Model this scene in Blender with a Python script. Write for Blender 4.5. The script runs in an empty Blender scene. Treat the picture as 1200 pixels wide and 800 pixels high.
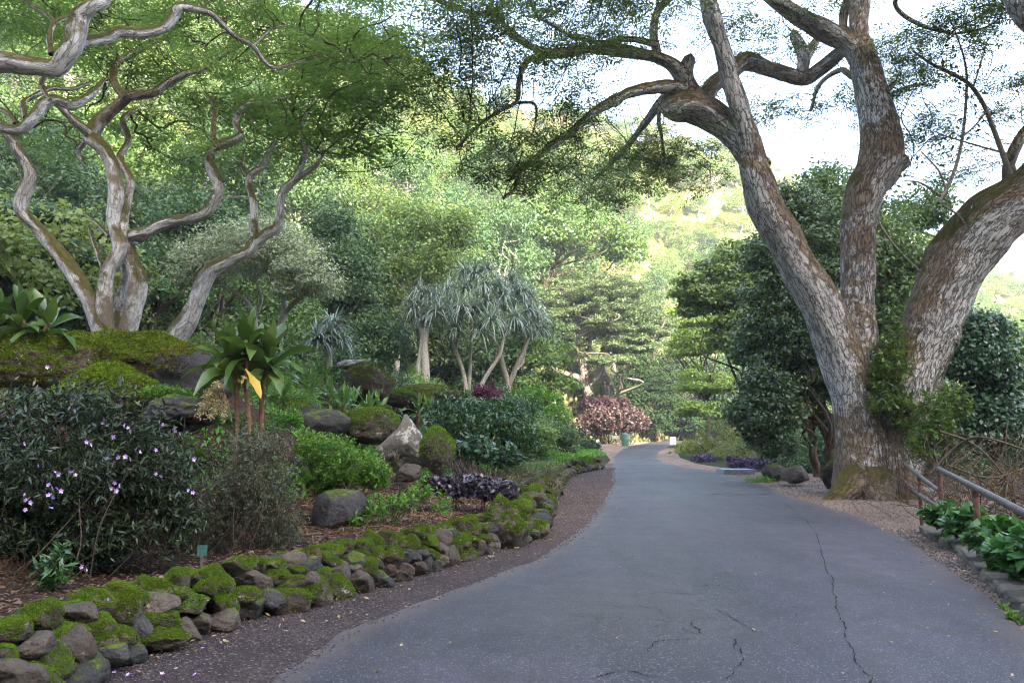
import bpy, math, random
import numpy as np
from mathutils import Vector, noise as mnoise
R = math.radians
random.seed(7); rng = np.random.default_rng(7)
scene = bpy.context.scene
COL = scene.collection

# ------------------------------------------------------------------ camera, sky, sun, exposure
F = 933.0; CAMH = 1.6; HOR = 503.0
PITCH = math.atan((HOR-400.0)/F)
cam_d = bpy.data.cameras.new('camera'); cam = bpy.data.objects.new('camera', cam_d); COL.objects.link(cam)
cam_d.sensor_width = 36.0; cam_d.lens = F/1200.0*36.0; cam_d.clip_end = 3000; cam_d.clip_start = 0.05
cam.location = (0, 0, CAMH); cam.rotation_euler = (R(90)+PITCH, 0, 0)
scene.camera = cam
HAZE = 0.00055
SUN_EL, SUN_AZ = 33.0, 155.0          # azimuth clockwise from +Y (north): behind the camera, to its right
w = bpy.data.worlds.new('World'); scene.world = w; w.use_nodes = True
nt = w.node_tree; bg = nt.nodes['Background']; sky = nt.nodes.new('ShaderNodeTexSky')
sky.sky_type = 'NISHITA'; sky.sun_disc = False; sky.sun_elevation = R(SUN_EL); sky.sun_rotation = R(SUN_AZ)
sky.air_density = 1.0; sky.dust_density = 3.0; sky.ozone_density = 0.6; sky.altitude = 50
nt.links.new(sky.outputs[0], bg.inputs[0]); bg.inputs[1].default_value = 0.15
sl = bpy.data.lights.new('sun', 'SUN'); sl.energy = 4.9; sl.angle = R(0.53); sl.color = (1.0, 0.93, 0.80)
so = bpy.data.objects.new('sun', sl); COL.objects.link(so)
sdir = Vector((math.sin(R(SUN_AZ))*math.cos(R(SUN_EL)), math.cos(R(SUN_AZ))*math.cos(R(SUN_EL)), math.sin(R(SUN_EL))))
so.rotation_euler = sdir.to_track_quat('Z', 'Y').to_euler(); so.location = (60, -80, 120)
vs = scene.view_settings
vs.view_transform = 'Standard'; vs.look = 'None'; vs.gamma = 1.0; vs.use_curve_mapping = False; vs.exposure = 3.2
cy = scene.cycles
cy.max_bounces = 6; cy.diffuse_bounces = 3; cy.glossy_bounces = 2; cy.transmission_bounces = 3; cy.transparent_max_bounces = 4
cy.filter_width = 1.15
try: cy.use_denoising = True; cy.denoiser = 'OPENIMAGEDENOISE'; cy.denoising_input_passes = 'RGB_ALBEDO_NORMAL'; cy.denoising_prefilter = 'NONE'; w.cycles.sampling_method = 'MANUAL'; w.cycles.sample_map_resolution = 512
except Exception: pass

# ------------------------------------------------------------------ placing helpers
cp, sp = math.cos(PITCH), math.sin(PITCH)
def P(px, py, Y):
    """point at forward depth Y (metres) in the direction of photo pixel (px,py)"""
    u = (px-600.0)/F; v = (400.0-py)/F
    yy = cp - v*sp; zz = sp + v*cp; s = Y/yy
    return np.array([u*s, Y, CAMH + zz*s])
def G(px, py, z=0.0):
    u = (px-600.0)/F; v = (400.0-py)/F
    yy = cp - v*sp; zz = sp + v*cp; s = (z-CAMH)/zz
    return np.array([u*s, yy*s, z])

# ------------------------------------------------------------------ tagging
def tag(o, label=None, cat=None, group=None, kind=None):
    if label: o['label'] = label
    if cat: o['category'] = cat
    if group: o['group'] = group
    if kind: o['kind'] = kind
    return o
def thing(name, label, cat, loc=(0, 0, 0), group=None, rz=0.0):
    o = bpy.data.objects.new(name, None); COL.objects.link(o)
    o.empty_display_size = 0.3; o.location = loc; o.rotation_euler = (0, 0, rz)
    return tag(o, label, cat, group)
def copy_tree(o, parent=None):
    c = o.copy(); COL.objects.link(c)
    if parent is not None: c.parent = parent
    for ch in list(o.children): copy_tree(ch, c)
    return c

# ------------------------------------------------------------------ meshes from arrays
def mesh_np(name, V, Q, T=None, smooth=False, attr=None):
    """V (n,3), Q (m,4) quads, T (k,3) triangles"""
    V = np.asarray(V, np.float32); me = bpy.data.meshes.new(name)
    Q = np.zeros((0, 4), np.int32) if Q is None or len(Q) == 0 else np.asarray(Q, np.int32)
    T = np.zeros((0, 3), np.int32) if T is None or len(T) == 0 else np.asarray(T, np.int32)
    me.vertices.add(len(V)); me.vertices.foreach_set('co', V.ravel())
    nl = Q.size+T.size; me.loops.add(nl)
    me.loops.foreach_set('vertex_index', np.concatenate([Q.ravel(), T.ravel()]))
    me.polygons.add(len(Q)+len(T))
    ls = np.concatenate([np.arange(len(Q))*4, len(Q)*4+np.arange(len(T))*3]).astype(np.int32)
    me.polygons.foreach_set('loop_start', ls)
    if smooth: me.polygons.foreach_set('use_smooth', np.ones(len(Q)+len(T), bool))
    if attr is not None:
        a = me.attributes.new('bark', 'FLOAT_VECTOR', 'POINT'); a.data.foreach_set('vector', np.asarray(attr, np.float32).ravel())
    me.update(calc_edges=True); me.validate()
    return me
def link(name, me, mat, parent=None, loc=None):
    o = bpy.data.objects.new(name, me); COL.objects.link(o)
    if mat is not None and len(me.materials) == 0: me.materials.append(mat)
    if parent is not None: o.parent = parent
    if loc is not None: o.location = loc
    return o

def unit(a):
    return a/np.maximum(np.linalg.norm(a, axis=-1, keepdims=True), 1e-9)
def catmull(P0, n=6):
    """resample a polyline of k-vectors smoothly"""
    P0 = np.asarray(P0, float)
    if len(P0) < 3:
        t = np.linspace(0, 1, n+1)[:, None]; return P0[0]*(1-t)+P0[-1]*t
    E = np.vstack([2*P0[0]-P0[1], P0, 2*P0[-1]-P0[-2]]); out = []
    for i in range(len(P0)-1):
        a, b, c, d = E[i:i+4]
        t = np.linspace(0, 1, n, endpoint=False)[:, None]
        out.append(0.5*((2*b)+(-a+c)*t+(2*a-5*b+4*c-d)*t*t+(-a+3*b-3*c+d)*t**3))
    out.append(P0[-1:]); return np.vstack(out)
class Tubes:
    def __init__(s): s.V = []; s.Q = []; s.A = []; s.n = 0
    def add(s, pts, rad, sides=8, rough=0.0, cap=True, seed=0, fiss=0.0):
        pts = np.asarray(pts, float); rad = np.asarray(rad, float); n = len(pts)
        if n < 2: return
        t = unit(np.gradient(pts, axis=0)); up = np.array([0, 0, 1.0]) if abs(t[0][2]) < 0.9 else np.array([0, 1.0, 0])
        N = np.zeros((n, 3)); a = np.cross(t[0], up); a /= np.linalg.norm(a); N[0] = a
        for i in range(1, n):
            a = N[i-1]-t[i]*np.dot(N[i-1], t[i]); l = np.linalg.norm(a)
            N[i] = a/l if l > 1e-6 else N[i-1]
        B = np.cross(t, N); th = np.arange(sides)*2*math.pi/sides
        L = np.concatenate([[0], np.cumsum(np.linalg.norm(np.diff(pts, axis=0), axis=1))])+seed*3.7
        rr = np.repeat(rad[:, None], sides, 1)
        if rough > 0:
            for k in range(1, 5):
                ph = rng.uniform(0, 6.28, 3)
                rr = rr*(1+rough/k**.6*np.sin(k*th[None, :]+ph[0]+1.3*k*L[:, None]/max(rad.mean()*6, .05)+1.7*np.sin(L[:, None]*2.1/k+ph[1]))*0.6)
        V = pts[:, None, :]+rr[..., None]*(np.cos(th)[None, :, None]*N[:, None, :]+np.sin(th)[None, :, None]*B[:, None, :])
        if fiss > 0:
            dsp = np.array([[0.6*mnoise.fractal(Vector((r_*math.cos(q)*11+seed, r_*math.sin(q)*11, l_*2.6)), 0.8, 2.1, 4)+1.6*mnoise.fractal(Vector((r_*math.cos(q)*2.2, r_*math.sin(q)*2.2+seed, l_*1.1)), 0.9, 2.0, 3) for q in th] for r_, l_ in zip(rad, L)])
            rr = rr+fiss*dsp
            V = pts[:, None, :]+rr[..., None]*(np.cos(th)[None, :, None]*N[:, None, :]+np.sin(th)[None, :, None]*B[:, None, :])
        A = np.stack([rr*np.cos(th), rr*np.sin(th), np.repeat(L[:, None], sides, 1)], -1)
        base = s.n; i = np.arange(n-1)[:, None]; j = np.arange(sides)[None, :]; j2 = (j+1) % sides
        Q = np.stack([base+i*sides+j, base+i*sides+j2, base+(i+1)*sides+j2, base+(i+1)*sides+j], -1).reshape(-1, 4)
        s.V.append(V.reshape(-1, 3)); s.A.append(A.reshape(-1, 3)); s.Q.append(Q); s.n += n*sides
        if cap:   # close the end with a small cone point
            e = pts[-1]+t[-1]*rad[-1]*0.8; s.V.append(e[None]); s.A.append(np.array([[0, 0, L[-1]]])); last = base+(n-1)*sides
            jj = np.arange(0, sides, 1); s.Q.append(np.stack([last+jj, last+(jj+1) % sides, np.full(sides, s.n), np.full(sides, s.n)], -1)); s.n += 1
    def mesh(s, name):
        V = np.vstack(s.V); Q = np.vstack(s.Q); tri = Q[:, 2] == Q[:, 3]
        return mesh_np(name, V, Q[~tri], Q[tri][:, :3], True, np.vstack(s.A))

def leaf_quads(C, D, Nn, L, W, fold=0.15, droop=0.0):
    """one folded diamond leaf per row. C base point, D direction, Nn approx normal, L length, W width -> V(4n,3),Q"""
    D = unit(D); S = unit(np.cross(D, Nn)); N2 = np.cross(S, D)
    L = np.broadcast_to(np.asarray(L, float), (len(C),))[:, None]; W = np.broadcast_to(np.asarray(W, float), (len(C),))[:, None]
    a = C; tip = C+D*L-N2*L*droop; mid = C+D*L*0.45
    l = mid+S*W*0.5+N2*W*fold; r = mid-S*W*0.5+N2*W*fold
    V = np.stack([a, r, tip, l], 1).reshape(-1, 3)
    return V, np.arange(len(C)*4).reshape(-1, 4)
def rand_unit(n):
    return unit(rng.normal(size=(n, 3)))
def ellipsoid_pts(n, shell=0.5):
    """points in the unit ball, pushed to the outside"""
    return rand_unit(n)*(rng.uniform(shell**3, 1, n)**(1/3))[:, None]
def leaves_mesh(name, C, D, N, L, W, **k):
    V, Q = leaf_quads(C, D, N, L, W, **k); return mesh_np(name, V, Q)

def fbm(x, y, z=0.0, oct=4):
    return mnoise.fractal(Vector((x, y, z)), 1.0, 2.0, oct)
def vnoise(x, y, s=0, f=1.0):
    """cheap smooth value field for arrays: a few rotated sines"""
    r = np.random.default_rng(int(s)+11); o = np.zeros_like(x, float)
    for k in range(7):
        a = r.uniform(0, 6.28); q = f*(0.6+1.7**(k*0.55)*0.5); p = r.uniform(0, 6.28)
        u = (x*math.cos(a)+y*math.sin(a))*q; v = (-x*math.sin(a)+y*math.cos(a))*q
        o += np.sin(u+p+1.4*np.sin(v*0.7+p*2))/(1+k*0.45)
    return o/3.0
def sst(a, b, x):
    t = np.clip((x-a)/(b-a), 0, 1); return t*t*(3-2*t)

# ------------------------------------------------------------------ materials
class NT:
    def __init__(s, name):
        s.m = bpy.data.materials.new(name); s.m.use_nodes = True; s.t = s.m.node_tree; s.t.nodes.clear()
        s.out = s.n('ShaderNodeOutputMaterial')
    def n(s, t, **kw):
        x = s.t.nodes.new(t)
        for k, v in kw.items():
            if k.startswith('i_'):
                key = k[2:]; key = int(key) if key.isdigit() else key.replace('_', ' ')
                if isinstance(v, bpy.types.NodeSocket): s.t.links.new(v, x.inputs[key])
                else: x.inputs[key].default_value = v
            else: setattr(x, k, v)
        return x
    def l(s, a, b): s.t.links.new(a, b)
    def ramp(s, fac, stops, interp='LINEAR'):
        r = s.n('ShaderNodeValToRGB'); e = r.color_ramp.elements; r.color_ramp.interpolation = interp
        while len(e) < len(stops): e.new(0.5)
        for i, (p, c) in enumerate(stops):
            e[i].position = p; e[i].color = (*c, 1) if len(c) == 3 else c
        s.l(fac, r.inputs[0]); return r.outputs[0]
    def noise(s, vec, scale, detail=4, rough=0.55, dist=0.0):
        return s.n('ShaderNodeTexNoise', i_Vector=vec, i_Scale=scale, i_Detail=detail, i_Roughness=rough, i_Distortion=dist).outputs['Fac']
    def math(s, op, a, b=0.0, clamp=False):
        x = s.n('ShaderNodeMath', operation=op, use_clamp=clamp)
        for i, v in enumerate((a, b)):
            if isinstance(v, bpy.types.NodeSocket): s.l(v, x.inputs[i])
            else: x.inputs[i].default_value = v
        return x.outputs[0]
    def mix(s, fac, a, b, mode='MIX'):
        x = s.n('ShaderNodeMix', data_type='RGBA', blend_type=mode)
        for k, v in ((0, fac), (6, a), (7, b)):
            if isinstance(v, bpy.types.NodeSocket): s.l(v, x.inputs[k])
            else: x.inputs[k].default_value = (*v, 1) if isinstance(v, tuple) and len(v) == 3 else v
        return x.outputs[2]
    def smooth(s, v, a, b):
        x = s.n('ShaderNodeMapRange', interpolation_type='SMOOTHSTEP'); s.l(v, x.inputs[0])
        x.inputs[1].default_value = a; x.inputs[2].default_value = b; return x.outputs[0]
    def bump(s, h, strength, dist, normal=None):
        b = s.n('ShaderNodeBump', i_Strength=strength, i_Distance=dist, i_Height=h)
        if normal is not None: s.l(normal, b.inputs['Normal'])
        return b.outputs[0]
    def principled(s, col, rough, normal=None, spec=0.3, metal=0.0):
        p = s.n('ShaderNodeBsdfPrincipled'); p.inputs['Specular IOR Level'].default_value = spec; p.inputs['Metallic'].default_value = metal
        for k, v in (('Base Color', col), ('Roughness', rough)):
            if isinstance(v, bpy.types.NodeSocket): s.l(v, p.inputs[k])
            else: p.inputs[k].default_value = (*v, 1) if isinstance(v, tuple) else v
        if normal is not None: s.l(normal, p.inputs['Normal'])
        return p.outputs[0]
    def done(s, sh): s.l(sh, s.out.inputs[0]); return s.m
    def pos(s): return s.n('ShaderNodeNewGeometry').outputs['Position']
    def obj(s): return s.n('ShaderNodeTexCoord').outputs['Object']

_lm = {}
def leaf_mat(name, cols, transl=0.35, rough=0.45, spec=0.35, vary=0.25, tint=(1.12, 1.08, 0.72), green=True):
    if name in _lm: return _lm[name]
    if green: cols = [(r*1.04, g*1.03, b*0.84) for r, g, b in cols]
    t = NT(name); geo = t.n('ShaderNodeNewGeometry'); oi = t.n('ShaderNodeObjectInfo')
    k = len(cols); c = t.ramp(geo.outputs['Random Per Island'], [((i+0.5)/k if k > 1 else 0.5, cc) for i, cc in enumerate(cols)])
    hs = t.n('ShaderNodeHueSaturation', i_Color=c)
    t.l(t.math('MULTIPLY_ADD', oi.outputs['Random'], 0.03), hs.inputs['Hue']); hs.inputs['Hue'].links[0].from_node.inputs[2].default_value = 0.487
    v = t.math('MULTIPLY_ADD', oi.outputs['Random'], vary); v.node.inputs[2].default_value = 1-vary/2; t.l(v, hs.inputs['Value'])
    big = t.noise(t.pos(), 0.9, 2); c2 = t.mix(t.math('MULTIPLY', big, 0.5), hs.outputs[0], tuple(min(1, x*1.35+.004) for x in cols[-1]))
    p = t.principled(c2, rough, spec=spec)
    tr = t.n('ShaderNodeBsdfTranslucent'); t.l(t.mix(1.0, c2, tint, 'MULTIPLY'), tr.inputs[0])
    mx = t.n('ShaderNodeMixShader'); mx.inputs[0].default_value = transl; t.l(p, mx.inputs[1]); t.l(tr.outputs[0], mx.inputs[2])
    _lm[name] = t.done(mx.outputs[0]); return _lm[name]

def bark_mat(name, light, dark, moss=(0.085, 0.09, 0.02), moss_amt=0.5, lichen=0.5, scale=1.0, bump=1.0, brown=(0.13, 0.085, 0.05), plates=1.0, zfade=None, upbrown=0.35, foot=None):
    t = NT(name); at = t.n('ShaderNodeAttribute', attribute_name='bark')
    mp = t.n('ShaderNodeMapping', i_Vector=at.outputs['Vector'], i_Scale=(scale, scale, scale*0.26)).outputs[0]
    w1 = t.n('ShaderNodeTexNoise', i_Vector=mp, i_Scale=4.0, i_Detail=5.0, i_Roughness=0.7).outputs['Color']
    mpd = t.n('ShaderNodeVectorMath', operation='MULTIPLY_ADD', i_0=w1, i_1=(0.30, 0.30, 0.30), i_2=mp).outputs[0]
    vo = t.n('ShaderNodeTexVoronoi', feature='DISTANCE_TO_EDGE', i_Vector=mpd, i_Scale=11.5)
    cell = t.n('ShaderNodeSeparateColor', i_0=t.n('ShaderNodeTexVoronoi', i_Vector=mpd, i_Scale=11.5).outputs['Color']).outputs[0]
    obj = t.pos(); n1 = t.noise(obj, 1.5, 5, 0.62); n2 = t.noise(obj, 8.0, 5, 0.7); n3 = t.noise(mpd, 34.0, 5, 0.75)
    fis = t.noise(t.n('ShaderNodeMapping', i_Vector=at.outputs['Vector'], i_Scale=(scale*9, scale*9, scale*1.3)).outputs[0], 1.6, 6, 0.75, 0.6)
    vd = t.smooth(t.math('ADD', vo.outputs['Distance'], t.math('MULTIPLY', n2, 0.10)), 0.055, 0.16)
    crk = t.math('MULTIPLY', t.math('SUBTRACT', 1.0, vd), t.math('MULTIPLY', t.smooth(fis, 0.30, 0.52), plates))
    fissure = t.smooth(fis, 0.46, 0.36)
    pale = t.mix(t.smooth(n3, 0.3, 0.65), tuple(x*0.66 for x in light), light)
    pale = t.mix(t.math('MULTIPLY', cell, 0.22), pale, tuple(x*0.5 for x in light))
    nb = t.noise(obj, 0.75, 3, 0.5); lk = t.math('ADD', t.math('ADD', t.math('MULTIPLY', nb, 1.5), t.math('MULTIPLY', n2, 0.85)), t.math('MULTIPLY', n3, 0.55))
    nz = t.n('ShaderNodeSeparateXYZ', i_0=t.n('ShaderNodeNewGeometry').outputs['Normal']).outputs[2]
    lk = t.math('SUBTRACT', t.math('ADD', t.math('MULTIPLY', lk, 0.55), 0.57), t.math('MULTIPLY', t.smooth(t.math('ADD', nz, t.math('ADD', t.math('MULTIPLY', t.math('SUBTRACT', n2, 0.5), 1.5), t.math('MULTIPLY', t.math('SUBTRACT', n3, 0.5), 0.8))), -0.3, 0.5), upbrown))
    if foot: lk = t.math('SUBTRACT', lk, t.math('MULTIPLY', t.smooth(t.math('ADD', t.n('ShaderNodeSeparateXYZ', i_0=obj).outputs[2], t.math('MULTIPLY', nb, 2.0)), foot+1.4, foot+0.4), 0.4))
    if zfade: lk = t.math('SUBTRACT', lk, t.math('MULTIPLY', t.smooth(t.n('ShaderNodeSeparateXYZ', i_0=obj).outputs[2], *zfade), 0.26))
    base = t.mix(t.smooth(lk, 1.42-lichen*0.4, 1.56-lichen*0.38), t.mix(n2, tuple(x*0.6 for x in brown), tuple(x*1.2 for x in brown)), pale)
    base = t.mix(t.math('MULTIPLY', fissure, 0.75*plates), base, tuple(x*1.25 for x in dark))
    base = t.mix(t.math('MULTIPLY', crk, 0.9), base, dark)
    nz = t.n('ShaderNodeSeparateXYZ', i_0=t.n('ShaderNodeNewGeometry').outputs['Normal']).outputs[2]
    mk = t.smooth(t.math('ADD', t.math('MULTIPLY', nz, 0.75), t.math('ADD', t.math('MULTIPLY', n1, 1.1), t.math('MULTIPLY', n2, 0.5))), 1.22-moss_amt*0.5, 1.45-moss_amt*0.5)
    mosscol = t.mix(n2, tuple(x*0.45 for x in moss), moss)
    col = t.mix(t.math('MULTIPLY', mk, 0.92), base, mosscol)
    h = t.math('SUBTRACT', t.math('ADD', t.math('MULTIPLY', n3, 0.45), t.math('MULTIPLY', cell, 0.25)), t.math('ADD', crk, t.math('MULTIPLY', fissure, 0.7*plates)))
    return t.done(t.principled(col, 0.9, t.bump(h, 0.8*bump, 0.03), spec=0.15))

def rock_mat(name, cols, moss_amt=0.5, moss=((0.03, 0.045, 0.006), (0.11, 0.135, 0.015)), lichen=(0.32, 0.31, 0.27), lich_amt=0.3, sc=1.0):
    t = NT(name); o = t.pos(); nI = t.n('ShaderNodeObjectInfo').outputs['Random']
    n1 = t.noise(o, 2.3*sc, 5, 0.6); n2 = t.noise(o, 14*sc, 5, 0.65); n3 = t.noise(o, 60*sc, 3, 0.6)
    c = t.ramp(t.math('ADD', t.math('MULTIPLY', n1, 0.55), t.math('MULTIPLY', n2, 0.45)), [(0.3, cols[0]), (0.5, cols[1]), (0.68, cols[2])])
    c = t.mix(t.math('MULTIPLY', nI, 0.55), c, tuple(x*0.5 for x in cols[1]))
    lk = t.smooth(t.math('ADD', t.noise(o, 5*sc, 4, 0.7), t.math('MULTIPLY', n2, 0.3)), 0.86-lich_amt*0.3, 0.9-lich_amt*0.3)
    c = t.mix(t.math('MULTIPLY', lk, 0.8), c, lichen)
    nz = t.n('ShaderNodeSeparateXYZ', i_0=t.n('ShaderNodeNewGeometry').outputs['Normal']).outputs[2]
    mk = t.smooth(t.math('ADD', t.math('MULTIPLY', nz, 0.8), t.math('ADD', t.math('MULTIPLY', n1, 1.0), t.math('MULTIPLY', n2, 0.4))), 1.45-moss_amt*0.8, 1.6-moss_amt*0.8)
    mc = t.ramp(t.math('ADD', t.math('MULTIPLY', n2, 0.6), t.math('MULTIPLY', n3, 0.4)), [(0.35, moss[0]), (0.6, moss[1])])
    c = t.mix(mk, c, mc)
    h = t.math('ADD', t.math('MULTIPLY', n2, 1.0), t.math('MULTIPLY', n3, 0.4))
    h = t.math('ADD', h, t.math('MULTIPLY', t.math('MULTIPLY', mk, n3), 0.9))
    return t.done(t.principled(c, 0.85, t.bump(h, 0.8, 0.03), spec=0.25))
def plain_mat(name, col, rough=0.6, metal=0.0, var=0.3, scale=12.0, spec=0.4, bump=0.2, emit=None):
    t = NT(name); n = t.noise(t.obj(), scale, 5, 0.6)
    c = t.mix(t.smooth(n, 0.35, 0.7), tuple(x*(1-var) for x in col), tuple(min(1, x*(1+var*0.5)) for x in col))
    return t.done(t.principled(c, rough, t.bump(n, bump, 0.004), spec=spec, metal=metal))
# ------------------------------------------------------------------ ground plan
def gx(pts):
    g = np.array([G(*p) for p in pts]); return g[np.argsort(g[:, 1])]
WALL = gx([(70, 815), (100, 798), (240, 742), (320, 722), (480, 677), (577, 647), (622, 634), (640, 605), (656, 567), (672, 556), (704, 550)])
WALL = np.vstack([[-3.3, -4, 0], WALL, [5.3, 42, 0], [5.6, 55, 0], [6.2, 70, 0], [9, 85, 0], [14, 110, 0], [30, 160, 0]])
def xw(y): return np.interp(y, WALL[:, 1], WALL[:, 0])
RL = gx([(320, 800), (400, 745), (520, 697), (630, 657), (683, 620), (705, 592), (719, 568), (717, 553), (719, 543), (720, 535), (728, 527), (742, 522), (760, 518.5)])
RL = np.vstack([[-1.9, -6, 0], [-1.75, 2, 0], RL, [22, 125, 0], [34, 145, 0]])
RR = gx([(1200, 740), (1140, 690), (1065, 635), (1000, 603), (930, 584), (892, 568), (850, 555), (809, 549), (779, 543), (768, 536), (772, 529), (782, 524), (792, 520), (806, 517.3)])
RR = np.vstack([[3.6, -6, 0], [3.75, 2, 0], RR, [27, 125, 0], [39, 145, 0]])
def xl(y): return np.interp(y, RL[:, 1], RL[:, 0])
def xr(y): return np.interp(y, RR[:, 1], RR[:, 0])
KB = np.array([[2.3, -3, 0], [2.7, 2, 0], [4.27, 6.63, 0], [5.17, 8.94, 0], [5.8, 10.5, 0], [6.25, 12.2, 0], [7.3, 15, 0], [9.5, 19, 0]])
def xk(y): return np.interp(y, KB[:, 1], KB[:, 0])
RR[:, 0] = np.minimum(RR[:, 0], np.where(RR[:, 1] < 12, xk(RR[:, 1])-0.12, 1e9))

APX = (np.array([0, 430, 530, 650, 800, 880, 1000, 1200])-600)/F
CRE = np.array([0.60, 0.500, 0.430, 0.398, 0.380, 0.362, 0.295, 0.175])
YB = np.array([32, 48, 56, 78, 118, 122, 118, 128.])
YC = np.array([150, 185, 195, 208, 228, 236, 255, 290.])
def hill(x, y):
    yy = np.maximum(y, 1.0); a = np.clip(x/yy, -0.7, 0.75)
    e = np.interp(a, APX, CRE); b = np.interp(a, APX, YB); c = np.interp(a, APX, YC)
    t = (y-b)/(c-b)
    h = e*c*np.where(t < 1, np.clip(t, 0, 1)**1.12, 1.0-0.35*np.clip(t-1, 0, 2.0))
    h = h*(1+0.05*vnoise(x, y, 3, 0.03))+sst(0.05, 0.3, t)*(3.0*vnoise(x, y, 5, 0.045)+1.4*vnoise(x, y, 6, 0.12))
    return np.maximum(h, 0)
def height(x, y):
    x = np.asarray(x, float); y = np.asarray(y, float)
    d = xw(y)-x
    bed = 0.35*sst(0.12, 0.42, d)+3.4*(1-np.exp(-np.clip(d-2.0, 0, 60)*0.2))
    bed = bed+sst(0.4, 1.5, d)*(0.05*vnoise(x, y, 1, 1.3)+0.10*vnoise(x, y, 2, 0.5))
    k = x-xk(y)-0.42
    gully = -1.7*sst(0.0, 2.6, k)*(1-sst(14.0, 19.0, y))*np.where(d > 0, 0, 1)
    right = 0.9*sst(4, 16, x-xr(y))*sst(24, 34, y)
    h = np.where(d > 0, bed, gully+right)
    h = h+hill(x, y)
    back = 175*sst(-25, -190, y)+30*sst(60, 200, np.abs(x))*np.where(y < 30, 1, 0)*sst(30, -10, y)  # unseen ridge behind the camera, added and shaped to shade the foreground
    h = h+back
    return h
def ZG(x, y): return float(height(np.array([x]), np.array([y]))[0])
def on(px, py, Y):
    """a point standing on the ground at depth Y under photo column px"""
    p = P(px, py, Y); return np.array([p[0], p[1], ZG(p[0], p[1])])

def axis(lo, hi, fine_lo, fine_hi, step, grow=1.06):
    a = list(np.arange(fine_lo, fine_hi, step)); s = step; v = fine_hi
    while v < hi: a.append(v); s *= grow; v += s
    a.append(hi); s = step; v = fine_lo-step
    while v > lo: a.insert(0, v); s *= grow; v -= s
    a.insert(0, lo); return np.array(a)
gxs = axis(-460, 460, -11, 9, 0.16); gys = axis(-330, 420, 3, 26, 0.2, 1.045)
XX, YY = np.meshgrid(gxs, gys); ZZ = height(XX, YY)
nx, ny = len(gxs), len(gys); ii = np.arange(ny-1)[:, None]*nx+np.arange(nx-1)[None, :]
GQ = np.stack([ii, ii+1, ii+1+nx, ii+nx], -1).reshape(-1, 4)
t = NT('ground_soil'); p = t.pos(); n1 = t.noise(p, 0.5, 4); n2 = t.noise(p, 6, 6, 0.7); n3 = t.noise(p, 45, 4, 0.7)
vo = t.n('ShaderNodeTexVoronoi', i_Vector=p, i_Scale=38.0, i_Randomness=1.0)
chip = t.ramp(t.n('ShaderNodeSeparateColor', i_0=vo.outputs['Color']).outputs[0], [(0.0, (0.024, 0.013, 0.009)), (0.5, (0.058, 0.029, 0.019)), (0.85, (0.09, 0.044, 0.027)), (1.0, (0.16, 0.10, 0.06))])
mul = t.mix(t.smooth(n2, 0.3, 0.7), (0.03, 0.019, 0.013), chip)
z = t.n('ShaderNodeSeparateXYZ', i_0=p)
grass = t.ramp(t.math('ADD', t.math('MULTIPLY', n2, 0.5), t.math('MULTIPLY', n1, 0.5)), [(0.3, (0.07, 0.09, 0.03)), (0.5, (0.14, 0.16, 0.06)), (0.65, (0.22, 0.215, 0.10)), (0.75, (0.27, 0.22, 0.14))])
hm = t.smooth(z.outputs[2], 8.0, 22.0)
fl = t.smooth(z.outputs[1], 22.0, 34.0)
mul = t.mix(t.math('MULTIPLY', fl, 0.85), mul, t.mix(n2, (0.018, 0.022, 0.010), (0.04, 0.05, 0.018)))
col = t.mix(hm, mul, grass)
GROUND_M = t.done(t.principled(col, 0.95, t.bump(t.math('ADD', n3, vo.outputs['Distance']), 0.8, 0.03), spec=0.1))
ground = link('ground', mesh_np('ground', np.stack([XX, YY, ZZ], -1).reshape(-1, 3), GQ, smooth=True), GROUND_M)
tag(ground, kind='structure')

def ribbon(name, y, x0, x1, z, nc, mat, kind='structure', crown=0.0):
    tt = np.linspace(0, 1, nc)[None, :]; X = x0[:, None]*(1-tt)+x1[:, None]*tt; Y = np.repeat(y[:, None], nc, 1)
    Z = np.full_like(X, z)+crown*(1-(2*tt-1)**2)
    m = len(y); i = np.arange(m-1)[:, None]*nc+np.arange(nc-1)[None, :]
    Q = np.stack([i, i+1, i+1+nc, i+nc], -1).reshape(-1, 4)
    return tag(link(name, mesh_np(name, np.stack([X, Y, Z], -1).reshape(-1, 3), Q, smooth=True, attr=np.stack([np.repeat(tt, m, 0), Y, Z], -1).reshape(-1, 3)), mat), kind=kind)
ys = np.concatenate([np.arange(-5, 30, 0.06), np.arange(30, 150, 0.3)])
def jag(y, s, a): return a*(0.6*vnoise(y, y*0+s, s, 2.2)+0.5*vnoise(y, y*0, s+1, 9.0)+0.5*vnoise(y, y*0, s+2, 0.5))

t = NT('asphalt'); p = t.pos(); n1 = t.noise(p, 0.35, 5, 0.6); n2 = t.noise(p, 3.0, 5, 0.65); n3 = t.noise(p, 150, 3, 0.8)
st = t.noise(t.n('ShaderNodeMapping', i_Vector=p, i_Scale=(1.6, 0.12, 1)).outputs[0], 1.3, 4)
vo = t.n('ShaderNodeTexVoronoi', i_Vector=p, i_Scale=110.0)
ag = t.n('ShaderNodeSeparateColor', i_0=vo.outputs['Color']).outputs[0]
base = t.ramp(t.math('ADD', t.math('MULTIPLY', n1, 0.6), t.math('MULTIPLY', st, 0.4)), [(0.33, (0.014, 0.0105, 0.0155)), (0.5, (0.037, 0.029, 0.041)), (0.66, (0.074, 0.058, 0.078))])
base = t.mix(t.math('MULTIPLY', ag, 0.65), base, t.mix(1.0, base, (0.36, 0.36, 0.38), 'MULTIPLY'))
base = t.mix(t.math('MULTIPLY', t.smooth(ag, 0.93, 0.96), 0.6), base, (0.26, 0.25, 0.23))
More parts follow.
